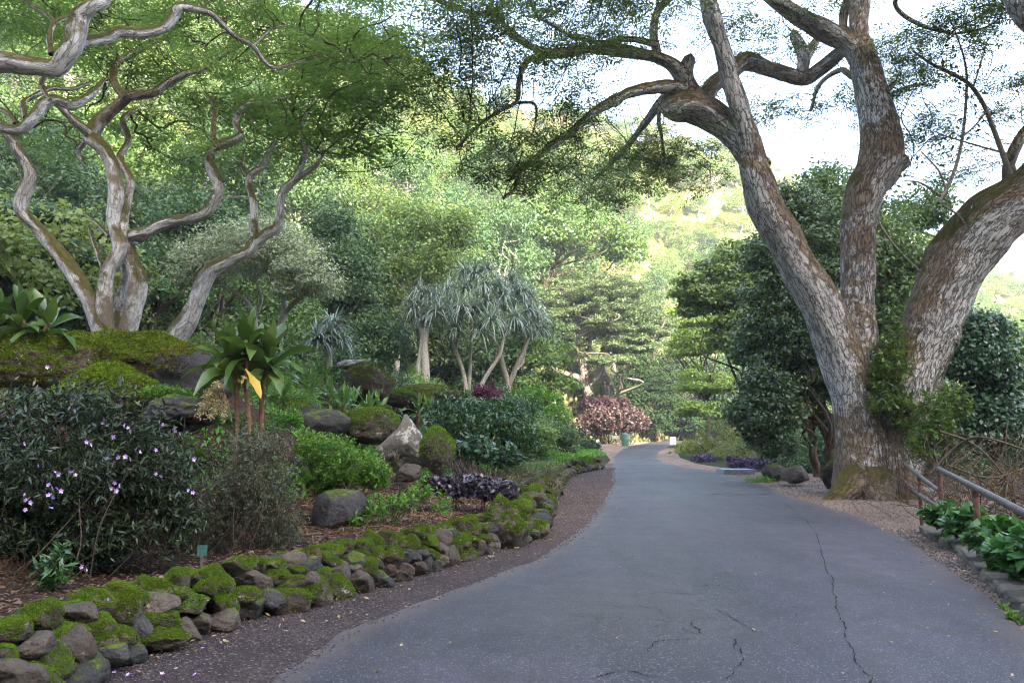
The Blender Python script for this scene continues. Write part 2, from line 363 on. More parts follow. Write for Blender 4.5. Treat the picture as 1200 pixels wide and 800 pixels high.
base = t.mix(t.math('MULTIPLY', t.smooth(t.math('ADD', t.math('MULTIPLY', n2, .6), t.math('MULTIPLY', n1, .4)), 0.47, 0.62), 0.55), base, (0.030, 0.025, 0.018))
# alligator cracking in one worn patch of the carriageway
px_ = t.n('ShaderNodeSeparateXYZ', i_0=p)
dd = t.n('ShaderNodeVectorMath', operation='DISTANCE', i_0=t.n('ShaderNodeVectorMath', operation='MULTIPLY', i_0=p, i_1=(1.0, 0.75, 0)).outputs[0], i_1=(0.98, 5.3, 0)).outputs['Value']
pm = t.math('SUBTRACT', 1.0, t.smooth(t.math('ADD', dd, t.math('MULTIPLY', n2, 1.6)), 1.0, 2.2))
wv = t.n('ShaderNodeVectorMath', operation='MULTIPLY_ADD', i_0=t.n('ShaderNodeTexNoise', i_Vector=p, i_Scale=3.5, i_Detail=5.0).outputs['Color'], i_1=(0.6, 0.6, 0), i_2=p).outputs[0]
cr = t.n('ShaderNodeTexVoronoi', feature='DISTANCE_TO_EDGE', i_Vector=wv, i_Scale=2.6).outputs['Distance']
ck = t.math('MULTIPLY', t.math('MULTIPLY', t.math('SUBTRACT', 1.0, t.smooth(cr, 0.0, 0.028)), pm), t.smooth(t.noise(p, 1.7, 3), 0.45, 0.56))
eu = t.n('ShaderNodeSeparateXYZ', i_0=t.n('ShaderNodeAttribute', attribute_name='bark').outputs['Vector']).outputs[0]
ed = t.math('ADD', t.math('ABSOLUTE', t.math('SUBTRACT', eu, 0.5)), t.math('MULTIPLY', t.math('SUBTRACT', n2, 0.5), 0.16))
base = t.mix(t.math('MULTIPLY', t.smooth(ed, 0.42, 0.52), 0.75), base, (0.085, 0.062, 0.052))
base = t.mix(t.math('MULTIPLY', pm, 0.3), base, (0.052, 0.045, 0.034))
base = t.mix(t.math('MULTIPLY', ck, 0.9), base, (0.012, 0.011, 0.01))
h = t.math('SUBTRACT', t.math('ADD', t.math('MULTIPLY', n3, 0.5), vo.outputs['Distance']), t.math('MULTIPLY', ck, 2.0))
ASPH = t.done(t.principled(base, t.math('ADD', t.math('MULTIPLY', t.smooth(n1, 0.35, 0.65), 0.16), t.math('ADD', 0.36, t.math('MULTIPLY', n2, 0.18))), t.bump(h, 0.8, 0.008), spec=0.55))
ribbon('road', ys, xl(ys)+jag(ys, 21, 0.05), xr(ys)+jag(ys, 31, 0.05), 0.020, 24, ASPH, crown=0.03)

def gravel_mat(name, cols, spk, far=None):
    t = NT(name); p = t.pos(); vo = t.n('ShaderNodeTexVoronoi', i_Vector=p, i_Scale=55.0); n1 = t.noise(p, 1.1, 4); n2 = t.noise(p, 9, 5, 0.7); n3 = t.noise(p, 120, 3)
    v = t.n('ShaderNodeSeparateColor', i_0=vo.outputs['Color']).outputs[0]
    c = t.ramp(t.math('ADD', t.math('MULTIPLY', v, 0.5), t.math('MULTIPLY', n2, 0.5)), [(0.25, cols[0]), (0.5, cols[1]), (0.75, cols[2])])
    c = t.mix(t.math('MULTIPLY', t.smooth(n1, 0.4, 0.65), 0.6), c, cols[0])
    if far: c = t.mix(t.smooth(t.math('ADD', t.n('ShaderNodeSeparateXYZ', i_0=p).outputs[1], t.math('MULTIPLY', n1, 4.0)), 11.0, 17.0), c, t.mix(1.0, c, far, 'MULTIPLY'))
    c = t.mix(t.smooth(v, 0.965, 0.975), c, spk)
    return t.done(t.principled(c, 0.9, t.bump(t.math('ADD', vo.outputs['Distance'], n3), 1.0, 0.02), spec=0.2))
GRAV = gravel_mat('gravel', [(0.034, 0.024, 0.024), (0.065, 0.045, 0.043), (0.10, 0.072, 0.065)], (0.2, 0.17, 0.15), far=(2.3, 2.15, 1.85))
DIRT = gravel_mat('dirt', [(0.13, 0.088, 0.066), (0.24, 0.17, 0.13), (0.33, 0.245, 0.195)], (0.36, 0.3, 0.24))
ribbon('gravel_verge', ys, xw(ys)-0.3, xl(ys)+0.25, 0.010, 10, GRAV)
ya = ys[(ys > 38) & (ys < 110)]
ribbon('gravel_apron', ya, xw(ya)-.6, xl(ya)+.3, 0.015, 8, DIRT)
yk = ys[(ys < 70)]
ribbon('dirt_verge', yk, xr(yk)-0.25, np.where(yk < 13.5, xk(yk)+0.15, np.minimum(xr(yk)+4.6+jag(yk, 41, .4), xr(yk)+np.interp(yk, [13.5, 17, 26, 34, 70], [1.0, 5.0, 4.2, 1.5, 1.2]))), 0.006+0*0, 12, DIRT)

# cracks in the asphalt, thin jagged strips of open joint
ckm = plain_mat('crack_tar', (0.022, 0.018, 0.015), 0.9, spec=0.1)
def crack(pts, wd, name='road_crack', n=14):
    g = catmull(np.array([G(a, b, 0.03) for a, b in pts])[:, :2], n); L = len(g); k = np.arange(L)
    g = g+rng.normal(0, 0.006, g.shape)+np.column_stack([.03*vnoise(k*1.0, k*0., 5+len(pts), .35), .02*vnoise(k*1.0, k*0., 9+len(pts), .3)]); wdt = wd*np.clip(1+0.8*rng.normal(size=L), 0.25, 2.6)*np.minimum(1, np.minimum(k, L-1-k)/3+0.1)
    tn = unit(np.gradient(g, axis=0)); s = np.stack([tn[:, 1], -tn[:, 0]], 1)
    u = (g[:, 0]-xl(g[:, 1]))/(xr(g[:, 1])-xl(g[:, 1])); z = 0.0245+0.03*(1-(2*u-1)**2)
    V = np.vstack([np.column_stack([g+s*wdt[:, None], z]), np.column_stack([g-s*wdt[:, None], z])])
    i = np.arange(L-1); Q = np.stack([i, i+1, i+1+L, i+L], 1)
    return V, Q
V = []; Q = []; o = 0
for pts, wd in [([(918, 588), (940, 607), (955, 625), (966, 660), (977, 685), (978, 705), (986, 730), (995, 756), (1010, 785), (1024, 812)], 0.0030),
                ([(700, 711), (722, 713), (745, 712), (768, 717)], 0.003), ([(735, 702), (765, 697), (790, 697), (815, 700)], 0.003),
                ([(812, 690), (838, 688), (862, 694)], 0.003), ([(838, 716), (860, 728), (878, 738), (893, 746)], 0.003),
                ([(766, 755), (790, 753), (815, 752)], 0.003), ([(860, 766), (862, 752), (868, 776), (850, 800)], 0.003),
                ([(760, 768), (772, 752)], 0.003), ([(800, 738), (818, 746), (812, 730)], 0.003), ([(825, 581), (850, 579), (880, 580), (905, 578)], 0.018), ([(700, 797), (730, 790), (776, 798)], 0.003)]:
    v, q = crack(pts, wd); V.append(v); Q.append(q+o); o += len(v)
tag(link('road_crack', mesh_np('road_crack', np.vstack(V), np.vstack(Q)), ckm), kind='structure')
# ------------------------------------------------------------------ the big spreading trees
def limb3(pts, n=6):
    """traced limb: rows (px, py, half width px, depth) -> smooth world points and radii"""
    pts = np.array(pts, float); W = np.array([np.append(P(a, b, d), r*d/F) for a, b, r, d in pts])
    S = catmull(W, n); return S[:, :3], np.maximum(S[:, 3], 0.006)

def colonize(seeds, attr, step=0.35, infl=3.0, kill=0.5, iters=160, jit=0.25, trop=(0, 0, 0.05)):
    pos = [np.array(s) for s in seeds]; par = [-1]*len(pos); A = np.array(attr); alive = np.ones(len(A), bool)
    nd = np.full(len(A), 1e9); ni = np.zeros(len(A), int)
    def upd(new):
        q = np.array([pos[i] for i in new])
        for s in range(0, len(q), 400):
            d = np.linalg.norm(A[:, None, :]-q[None, s:s+400, :], axis=2); k = d.argmin(1); m = d[np.arange(len(A)), k]; b = m < nd
            nd[b] = m[b]; ni[b] = np.array(new)[s:s+400][k[b]]
    upd(list(range(len(pos)))); last = {}; trop = np.array(trop)
    for it in range(iters):
        act = alive & (nd < infl)
        if not act.any():
            if not alive.any(): break
            infl *= 1.5
            if infl > 40: break
            continue
        idx = np.where(act)[0]; tg = ni[idx]; D = unit(A[idx]-np.array([pos[i] for i in tg])); new = []
        for nidx in np.unique(tg):
            d = D[tg == nidx].sum(0); d = d/max(np.linalg.norm(d), 1e-6)+trop+rng.normal(0, jit, 3)
            if last.get(nidx, 0) > 3: continue
            last[nidx] = last.get(nidx, 0)+1
            d = d/np.linalg.norm(d)
            if par[nidx] >= 0:
                pd = pos[nidx]-pos[par[nidx]]; pd = pd/max(np.linalg.norm(pd), 1e-6); d = d*0.72+pd*0.28*(1 if np.dot(pd, d) > -.2 else 0); d /= np.linalg.norm(d)
            pos.append(pos[nidx]+d*step); par.append(int(nidx)); new.append(len(pos)-1)
        if not new: break
        upd(new); alive &= nd > kill
    return np.array(pos), np.array(par)

def grow_twigs(tb, pos, par, ns, r0=0.010, e=2.3, rmax=0.12, seedr=None):
    """pipe model radii, then one tube for every unbranched chain"""
    n = len(pos); ch = [[] for _ in range(n)]
    for i in range(n):
        if par[i] >= 0: ch[par[i]].append(i)
    acc = np.zeros(n)
    for i in range(n-1, -1, -1):
        r = max(acc[i], r0**e) if i >= ns or ch[i] else 0
        acc[i] = r
        if par[i] >= 0: acc[par[i]] += r
    rad = np.minimum(acc**(1/e), rmax); ends = []
    used = set()
    for i in range(ns, n):
        if i in used: continue
        # start of a chain: its parent is a seed or a fork where another child continues
        chain = [i]; used.add(i); k = i
        while ch[k]:
            k2 = max(ch[k], key=lambda q: rad[q])
            if k2 in used: break
            chain.append(k2); used.add(k2); k = k2
        ends.append(k)
        p0 = par[i]; pts = [pos[p0]]+[pos[q] for q in chain]; rr = [min(rad[i]*1.1, seedr[p0] if seedr is not None and p0 < ns else rad[i]*1.1)]+[rad[q] for q in chain]
        a = np.column_stack([np.array(pts), rr]); a = catmull(a, 3 if rad[i] > 0.02 else 2) if len(a) > 2 else a
        tb.add(a[:, :3], np.maximum(a[:, 3], 0.004), 7 if rad[i] > 0.05 else (5 if rad[i] > 0.02 else 4), cap=False, rough=0.05 if rad[i] > .03 else 0)
    return rad, ends

def sprays(C, scale=1.0, nl=16, tilt=0.2, ll=0.085, lw=0.036):
    """feathery compound leaves: flat fans of leaflets round each centre"""
    n = len(C); V = []; 
    az = rng.uniform(0, 6.283, n); up = unit(np.column_stack([rng.normal(0, tilt, n), rng.normal(0, tilt, n), np.ones(n)]))
    d0 = unit(np.column_stack([np.cos(az), np.sin(az), rng.normal(-0.15, 0.25, n)])); s0 = unit(np.cross(d0, up)); u0 = np.cross(s0, d0)
    sc = scale*rng.uniform(0.7, 1.3, n)
    Cs = []; Ds = []; Ns = []; Ls = []
    for k in range(nl):
        side = 1 if k % 2 else -1; f = (k//2+0.6)/(nl/2); off = 0.30*f
        c = C+d0*(off*sc)[:, None]+s0*(side*(0.015+0.035*(k//2 % 3)*math.sin(f*2.6)*rng.uniform(0.8, 1, n))*sc)[:, None]+u0*(rng.normal(-0.03*f, 0.02, n)*sc)[:, None]
        dd = d0*rng.uniform(.45, .7, n)[:, None]+s0*(side*rng.uniform(0.7, 1.0, n))[:, None]-u0*rng.uniform(0, .25, n)[:, None]
        Cs.append(c); Ds.append(dd); Ns.append(u0+rng.normal(0, .18, (n, 3))); Ls.append(ll*sc*rng.uniform(0.7, 1.25, n))
    Cs = np.vstack(Cs); L = np.concatenate(Ls)
    return leaf_quads(Cs, np.vstack(Ds), np.vstack(Ns), L, L*lw/ll, fold=0.1)

def px_cloud(cl, jitter=True):
    """attraction points in clusters: rows (px, py, rx, ry, depth0, depth1, n) -> world points filling real depth"""
    out = []
    for cx, cy_, rx, ry, d0, d1, n in cl:
        mid = (d0+d1)/2; base = P(cx, cy_, mid); k = max(2, int(round(n/6))); E = np.array([rx*mid/F, (d1-d0)/2, ry*mid/F])
        pads = base+ellipsoid_pts(k, 0.0)*E; w_ = rng.integers(0, k, n)     # foliage hangs in flat pads with gaps between them
        out += list(pads[w_]+rng.normal(0, 1, (n, 3))*np.array([.5, .5, .09]))
    return np.array(out)

CANOPY_L = leaf_mat('feathery_leaf', [(0.064, 0.13, 0.040), (0.092, 0.17, 0.054), (0.125, 0.205, 0.07)], transl=0.55)
CANOPY_R = leaf_mat('feathery_leaf_dark', [(0.045, 0.075, 0.036), (0.07, 0.105, 0.048), (0.10, 0.135, 0.055)], transl=0.5)
BARK_R = bark_mat('bark_pale_plated', (0.66, 0.64, 0.63), (0.075, 0.058, 0.047), moss=(0.12, 0.10, 0.022), moss_amt=0.5, lichen=0.8, scale=0.95, bump=1.2, brown=(0.25, 0.19, 0.135), upbrown=0.55, foot=0.7)
BARK_L = bark_mat('bark_pale_mossy', (0.70, 0.68, 0.67), (0.20, 0.165, 0.14), moss=(0.125, 0.11, 0.025), moss_amt=0.85, lichen=0.95, scale=1.05, bump=0.9, brown=(0.22, 0.175, 0.125), plates=0.85, zfade=(5.5, 10.0), upbrown=0.36)
BARK_T = bark_mat('bark_twig', (0.10, 0.085, 0.06), (0.045, 0.035, 0.025), moss=(0.07, 0.065, 0.018), moss_amt=0.7, lichen=0.2, scale=2, bump=0.4, brown=(0.06, 0.045, 0.032))

def hero(name, label, base, limbs, clusters, bark, leafm, seeds_min=0.0, seeds_max=0.16, per=4, step=0.33, kill=0.48, infl=2.6, jit=0.28, sc=1.0, nl=18, spread=0.3, ll=0.07, lw=.028, stubs=(), rmax=.1, cat='tree', extra_seed=None):
    root = thing(name, label, cat, base); inv = -np.array(base)
    tb = Tubes(); seeds = []; srad = []
    for i, l in enumerate(limbs):
        big = max(q[2]*q[3] for q in l)/F > .12; huge = max(q[2]*q[3] for q in l)/F > .22 and bark is BARK_R; S, r = limb3(l, 24 if huge else (12 if big else 7))
        tb.add(S+inv, r, 88 if huge else (28 if big else (12 if r.max() > 0.05 else 7)), rough=(.13 if bark is BARK_L else .09), seed=i, fiss=.022 if huge else (.02 if big else 0))
        m = (r < seeds_max) & (r > seeds_min); seeds.append(S[m]); srad.append(r[m])
    seeds = np.vstack(seeds)+inv; srad = np.concatenate(srad)
    tr = link('trunk', tb.mesh('trunk'), bark, root)
    A = px_cloud(clusters)+inv
    pos, par = colonize(seeds, A, step, infl, kill, jit=jit)
    tw = Tubes(); rad, ends = grow_twigs(tw, pos, par, len(seeds), rmax=rmax, seedr=srad)
    link('branches', tw.mesh('branches'), BARK_T if bark is not BARK_L else BARK_L2, root)
    C = np.repeat(A, per, 0)+rng.normal(0, 1, (len(A)*per, 3))*np.array([spread, spread, spread*0.16])
    E = np.array([pos[k] for k in ends]); C = np.vstack([C, np.repeat(E, 2, 0)+rng.normal(0, .12, (len(E)*2, 3))])
    V, Q = sprays(C, sc, nl, ll=ll, lw=lw); link('crown', mesh_np('crown', V, Q), leafm, root)
    return root
BARK_L2 = bark_mat('bark_twig_mossy', (0.16, 0.13, 0.09), (0.06, 0.045, 0.03), moss=(0.085, 0.075, 0.02), moss_amt=0.85, lichen=0.25, scale=2, bump=0.4, brown=(0.085, 0.062, 0.04))

# ---- right: giant tree at the road edge
D0 = 19.4
R_limbs = [
 # left stem
 [(1005, 560, 20, D0-.4), (990, 578, 17, D0-.6), (972, 590, 9, D0-.8), (955, 597, 4, D0-1)], [(1030, 560, 20, D0-.6), (1030, 580, 17, D0-.9), (1036, 597, 8, D0-1.2)], [(1055, 560, 18, D0-.3), (1070, 582, 13, D0-.5), (1086, 596, 6, D0-.6)],
 [(1026, 606, 62, D0), (1021, 582, 46, D0), (1016, 548, 36, D0), (1008, 500, 30, D0), (995, 440, 25.5, D0-.1), (968, 370, 23.5, D0-.3), (928, 295, 22, D0-.6), (900, 245, 20.5, D0-.8), (888, 210, 18.5, D0-.9), (880, 185, 15, D0-.9), (874, 160, 10, D0-1), (868, 135, 5, D0-1.1)],
 [(886, 205, 17, D0-.9), (878, 165, 13.5, D0-1), (868, 130, 12, D0-1.1), (850, 70, 10.5, D0-1.3), (832, 8, 9.5, D0-1.6), (815, -60, 8, D0-2), (790, -150, 6, D0-3)],
 # mossy elbow
 [(890, 200, 16, D0-.8), (868, 168, 15.5, D0-.7), (840, 140, 18, D0-.6), (812, 125, 18.5, D0-.6), (790, 126, 16, D0-.6), (778, 127, 9, D0-.6)],
 [(818, 124, 15, D0-.6), (806, 105, 12, D0-.6), (802, 88, 10, D0-.7), (808, 68, 8, D0-.8)],
 [(804, 92, 11, D0-.7), (785, 74, 8.5, D0-.8), (755, 64, 7.2, D0-1), (700, 58, 6.2, D0-1.4), (662, 62, 5.6, D0-1.7), (640, 63, 5, D0-1.9), (618, 52, 4.4, D0-2.1), (597, 38, 4, D0-2.3), (580, 16, 3.4, D0-2.5), (556, 16, 3, D0-2.8), (520, 4, 2.4, D0-3.2), (480, -14, 1.8, D0-3.5)],
 [(800, 103, 9.5, D0-.6), (780, 101, 8, D0-.9), (745, 106, 7, D0-1.4), (705, 126, 6, D0-2), (680, 146, 5.2, D0-2.4), (655, 165, 4.6, D0-2.8), (625, 187, 4, D0-3.2), (608, 203, 3.4, D0-3.4), (603, 222, 2.6, D0-3.5), (590, 232, 1.8, D0-3.7)],
 [(640, 63, 4.6, D0-1.9), (618, 72, 4, D0-2.2), (608, 95, 3.3, D0-2.4), (606, 118, 2.8, D0-2.6), (590, 128, 2.3, D0-2.8), (562, 146, 2, D0-3.1), (535, 175, 1.5, D0-3.4)],
 [(606, 120, 2.2, D0-2.6), (626, 122, 1.8, D0-2.7), (628, 140, 1.4, D0-2.8), (622, 165, 1.1, D0-2.8)],
 [(800, 95, 6.5, D0-.5), (778, 115, 5.5, D0), (755, 145, 4.6, D0+.4), (735, 172, 3.8, D0+.8), (716, 192, 3, D0+1.1), (696, 212, 2, D0+1.3)],
 [(775, 117, 3.2, D0), (772, 140, 2.6, D0+.2), (776, 165, 2, D0+.4), (780, 200, 1.4, D0+.6)],
 [(770, 64, 6, D0-.9), (766, 40, 5.4, D0-1), (770, 14, 4.6, D0-1.1), (790, -10, 4, D0-1.3), (800, -60, 3, D0-1.6)],
 [(768, 52, 4.4, D0-1), (740, 46, 3.6, D0-1.4), (705, 50, 3, D0-1.9), (670, 42, 2.4, D0-2.4), (630, 20, 1.8, D0-2.9)],
 # branch passing behind from the elbow to the right
 [(822, 122, 13, D0-.5), (838, 98, 10.5, D0-.2), (860, 80, 10, D0+.2), (876, 72, 11, D0+.5), (905, 82, 9.5, D0+.9), (940, 92, 9.5, D0+1.1), (960, 82, 8.5, D0+1), (985, 62, 8, D0+.5), (1003, 45, 8, D0)],
 [(937, 92, 7, D0+1.1), (942, 66, 8.5, D0+1), (930, 38, 5, D0+.9)], [(943, 70, 6.5, D0+1), (955, 50, 5, D0+1.1), (966, 36, 2.5, D0+1.2)],
 # middle stem
 [(1028, 590, 40, D0+.1), (1026, 545, 36, D0+.1), (1020, 490, 31, D0+.1), (1011, 440, 23, D0), (1007, 380, 19.5, D0), (1005, 310, 19.5, D0), (1008, 260, 20, D0), (1016, 220, 23, D0), (1030, 188, 26, D0), (1030, 150, 22, D0), (1022, 110, 19, D0), (1012, 75, 18, D0), (1004, 50, 17, D0)],
 [(1026, 205, 20, D0), (1044, 192, 18, D0-.1), (1056, 190, 12, D0-.2), (1064, 190, 5, D0-.2)],
 [(1005, 55, 14, D0), (1007, 20, 11.5, D0), (1009, -30, 10.5, D0), (1014, -100, 9, D0-.4), (1000, -200, 6, D0-1.2)],
 [(1008, 62, 14.5, D0), (985, 45, 13, D0-.1), (955, 30, 11.5, D0-.3), (920, 8, 10, D0-.6), (890, -15, 9, D0-1), (850, -60, 7.5, D0-1.6), (800, -130, 5, D0-2.6)],
 [(990, 50, 6, D0+.1), (988, 20, 5, D0+.3), (997, -15, 4, D0+.5), (1010, -60, 3, D0+.8)],
 # right stem
 [(1036, 600, 48, D0+.2), (1042, 560, 38, D0+.2), (1050, 505, 35, D0+.2), (1065, 445, 33, D0+.1), (1088, 382, 32, D0), (1112, 325, 34, D0-.2), (1150, 270, 35, D0-.5), (1203, 228, 33, D0-.9), (1260, 185, 33, D0-1.3), (1330, 120, 28, D0-1.8), (1400, 30, 22, D0-2.4)],
 [(1096, 350, 22, D0-.1), (1104, 375, 20, D0-.2), (1112, 396, 15, D0-.25), (1116, 412, 6, D0-.25)],
 [(1190, 240, 7, D0-.7), (1182, 212, 7, D0-.5), (1186, 180, 6, D0-.3), (1202, 150, 5, D0-.1), (1240, 110, 4, D0)],
 [(1375, 70, 20, D0-2.2), (1330, 20, 18, D0-3), (1262, 50, 15, D0-3.9), (1222, 38, 13, D0-4.2), (1192, 5, 12, D0-4.4), (1176, -40, 11, D0-4.6), (1150, -110, 8, D0-4.8), (1090, -180, 5, D0-5)],
 [(1022, 120, 3.4, D0+.2), (1048, 98, 2.8, D0+.5), (1032, 118, 2.2, D0+.3), (1055, 105, 2, D0+.8), (1085, 98, 1.6, D0+1)],
 [(1012, 75, 4, D0+.3), (1000, 90, 4, D0+.9), (985, 82, 3.2, D0+1.3), (960, 100, 2.6, D0+1.8), (950, 130, 1.6, D0+2.2)],
 [(1085, -60, 4, D0-4), (1060, -20, 3.2, D0-3), (1050, 8, 2.8, D0-2.2), (1080, 30, 2.4, D0-1.8), (1120, 40, 1.8, D0-1.4)],
]
R_cl = [(505, 30, 60, 34, 13.5, 18, 30), (560, 60, 60, 40, 13.5, 18, 34), (612, 20, 50, 26, 13.5, 18, 20), (555, 118, 42, 26, 14, 17.5, 24), (598, 155, 34, 24, 14.5, 17.5, 16),
        (560, 182, 34, 14, 14, 17, 20), (690, 22, 50, 24, 15, 20, 44), (755, 12, 40, 26, 15.5, 20, 34), (690, 98, 55, 20, 15, 19.5, 26), (655, 128, 40, 20, 15, 18, 14),
        (610, 200, 30, 14, 14.5, 17, 14), (640, 222, 30, 12, 15, 18, 8), (755, 175, 52, 24, 17.5, 22, 46), (800, 192, 40, 24, 18, 22, 40), (715, 215, 44, 22, 17, 21, 34), (680, 190, 24, 14, 16.5, 20, 12),
        (835, 60, 30, 30, 17, 22, 18), (895, 30, 44, 28, 17, 22, 30), (905, 118, 30, 18, 19, 23, 14), (955, 130, 30, 22, 19.5, 24, 15), (865, 150, 30, 20, 19, 24, 8),
        (1060, 40, 36, 34, 16, 21, 34), (1100, 60, 52, 40, 16, 22, 52), (1160, 50, 46, 46, 15, 22, 48), (1075, 120, 38, 22, 18, 22, 24), (1140, 130, 46, 24, 17, 22, 26), (1185, 110, 28, 30, 16, 21, 20),
        (1085, 170, 36, 16, 19, 23, 18), (1070, 235, 24, 24, 20, 24, 16), (1172, 190, 26, 24, 18, 22, 14), (480, 90, 20, 20, 14, 17, 10),
        # the rest of the crown, above the frame and toward the road
        (700, -70, 180, 50, 11, 19, 80), (950, -90, 170, 60, 13, 21, 70), (1180, -80, 120, 60, 13, 22, 60), (540, -50, 90, 30, 12, 17, 30), (1330, -60, 140, 110, 14, 23, 60), (850, -200, 260, 60, 11, 22, 60)]
base_R = G(1026, 583); base_R[1] = D0; base_R[0] = P(1026, 583, D0)[0]
hero('monkeypod_tree', 'giant three stemmed tree with pale plated bark at the right edge of the road', tuple(base_R), R_limbs, R_cl, BARK_R, CANOPY_R, seeds_max=0.15, per=10, sc=1.0, nl=22, spread=.33)
# ---- left: winding trees behind the mossy mound
DL = 17.0
A_limbs = [
 [(126, 440, 14.28, DL), (124, 402, 12.60, DL), (112, 372, 10.50, DL), (96, 335, 9.24, DL), (72, 300, 8.40, DL), (45, 268, 7.56, DL), (25, 245, 7.14, DL-.2), (30, 220, 7.56, DL-.3), (34, 200, 6.72, DL-.4), (20, 175, 6.30, DL-.6), (8, 155, 5.88, DL-.8), (-14, 130, 5.04, DL-1)],
 [(125, 440, 11.76, DL), (124, 398, 10.08, DL), (122, 360, 8.82, DL), (126, 320, 8.40, DL), (138, 290, 8.82, DL), (134, 260, 8.40, DL+.1), (136, 230, 7.98, DL+.1), (132, 200, 7.98, DL+.1), (122, 175, 8.40, DL), (108, 160, 8.40, DL), (118, 140, 7.56, DL), (140, 122, 7.14, DL-.1), (152, 112, 6.72, DL-.2)],
 [(152, 112, 6.30, DL-.2), (178, 110, 5.46, DL-.3), (196, 98, 5.04, DL-.3), (218, 86, 4.20, DL-.4), (240, 80, 3.78, DL-.4), (262, 64, 3.02, DL-.6), (280, 54, 2.52, DL-.8), (300, 40, 2.02, DL-1)],
 [(148, 116, 5.46, DL-.2), (134, 96, 4.62, DL), (136, 76, 4.20, DL+.2), (150, 66, 3.86, DL+.3), (168, 56, 3.53, DL+.3), (190, 44, 3.02, DL+.4), (208, 30, 2.52, DL+.5)],
 [(110, 160, 5.88, DL), (92, 146, 5.46, DL-.3), (78, 132, 4.62, DL-.5), (62, 118, 5.04, DL-.8), (50, 122, 5.46, DL-.9)],
 [(140, 290, 5.88, DL), (150, 232, 4.62, DL+.3), (152, 210, 4.62, DL+.3), (140, 185, 4.20, DL+.3), (150, 165, 3.86, DL+.4), (144, 140, 3.36, DL+.4), (160, 128, 2.69, DL+.5)],
 [(146, 440, 12.60, DL+.3), (150, 395, 10.92, DL+.3), (158, 360, 10.08, DL+.3), (163, 330, 9.24, DL+.3), (156, 305, 8.40, DL+.3), (152, 280, 7.56, DL+.3), (170, 272, 7.56, DL+.1), (195, 262, 6.72, DL), (218, 257, 6.30, DL-.1), (240, 250, 6.72, DL-.2), (252, 232, 6.72, DL-.2), (255, 215, 6.72, DL-.2), (247, 195, 6.30, DL-.2), (246, 178, 5.88, DL-.2), (262, 168, 5.88, DL-.2), (280, 160, 5.04, DL-.2), (276, 140, 3.86, DL-.2), (290, 122, 3.36, DL-.3), (315, 120, 2.69, DL-.4), (340, 112, 2.02, DL-.5)],
 [(253, 172, 3.70, DL-.2), (250, 150, 3.19, DL), (252, 125, 2.69, DL+.1), (240, 108, 2.18, DL+.2)],
 [(135, 398, 7.56, DL+.8), (142, 350, 6.72, DL+.9), (148, 320, 5.88, DL+.9), (138, 295, 5.04, DL+.8)],
 [(100, 165, 3.36, DL+.3), (92, 180, 2.52, DL+.4), (100, 196, 1.68, DL+.5)], [(128, 276, 2.52, DL+.8), (112, 260, 2.02, DL+1), (100, 250, 1.34, DL+1.2)], [(122, 318, 2.86, DL+.6), (112, 290, 2.18, DL+.7), (104, 265, 1.51, DL+.8)],
]
A_cl = [(60, 60, 80, 50, 16, 21, 70), (180, 40, 90, 40, 16, 22, 90), (300, 40, 80, 40, 15.5, 21, 90), (380, 60, 60, 40, 15, 20, 70), (200, 130, 70, 34, 17, 22, 60), (300, 120, 60, 40, 16, 21, 70), (90, 120, 60, 30, 16.5, 22, 40),
        (240, 90, 80, 40, 16, 21, 60), (160, 185, 50, 14, 17.5, 22, 16), (20, 150, 40, 40, 17, 21, 22), (330, 160, 40, 24, 16, 20, 26), (210, -50, 240, 50, 13, 22, 80), (440, 30, 30, 30, 14.5, 18, 26), (40, -20, 90, 40, 13, 20, 50)]
b = on(130, 400, DL)
hero('monkeypod_tree', 'many stemmed winding tree with whitish bark behind the mossy mound', tuple(b), A_limbs, A_cl, BARK_L, CANOPY_L, seeds_max=0.12, per=6, spread=.26, ll=.085, lw=.034, jit=.36)
B_limbs = [
 [(190, 440, 14.28, DL-.6), (206, 395, 11.76, DL-.6), (222, 372, 10.92, DL-.6), (234, 340, 10.08, DL-.6), (246, 318, 9.24, DL-.6), (268, 305, 7.98, DL-.6), (292, 294, 7.56, DL-.6), (300, 280, 7.14, DL-.6)],
 [(296, 290, 6.30, DL-.6), (312, 275, 6.30, DL-.6), (326, 266, 5.88, DL-.6), (328, 248, 5.46, DL-.6), (332, 225, 5.04, DL-.6), (346, 210, 4.62, DL-.6), (353, 195, 3.78, DL-.6), (358, 172, 3.02, DL-.6), (352, 150, 2.52, DL-.6), (360, 130, 2.02, DL-.6)],
 [(346, 210, 3.70, DL-.6), (360, 202, 3.19, DL-.7), (372, 192, 2.52, DL-.8), (380, 178, 1.85, DL-.9)],
 [(300, 282, 5.46, DL-.6), (297, 260, 5.04, DL-.5), (297, 238, 4.62, DL-.5), (291, 215, 4.20, DL-.4), (296, 203, 4.20, DL-.4), (308, 195, 3.53, DL-.4), (314, 180, 2.86, DL-.4), (326, 160, 2.18, DL-.4)],
 [(294, 212, 2.69, DL-.4), (284, 196, 2.18, DL-.3), (286, 178, 1.68, DL-.2)],
]
B_cl = [(345, 110, 60, 40, 14.5, 18.5, 51), (410, 110, 50, 45, 14, 18, 54), (455, 130, 40, 40, 14, 17.5, 37), (400, 170, 50, 26, 14.5, 18, 31), (330, 170, 40, 18, 15, 18.5, 17), (440, 185, 30, 14, 14.5, 17.5, 12), (395, 50, 60, 40, 14, 18, 40), (470, 90, 24, 34, 14, 17, 13), (285, 185, 26, 14, 15.5, 18, 8)]
b = on(206, 398, DL-.6)
hero('monkeypod_tree', 'leaning winding tree with a half white bent trunk right of the many stemmed one', tuple(b), B_limbs, B_cl, BARK_L, CANOPY_L, seeds_max=0.11, per=5, spread=.26, ll=.085, lw=.034, jit=.36)
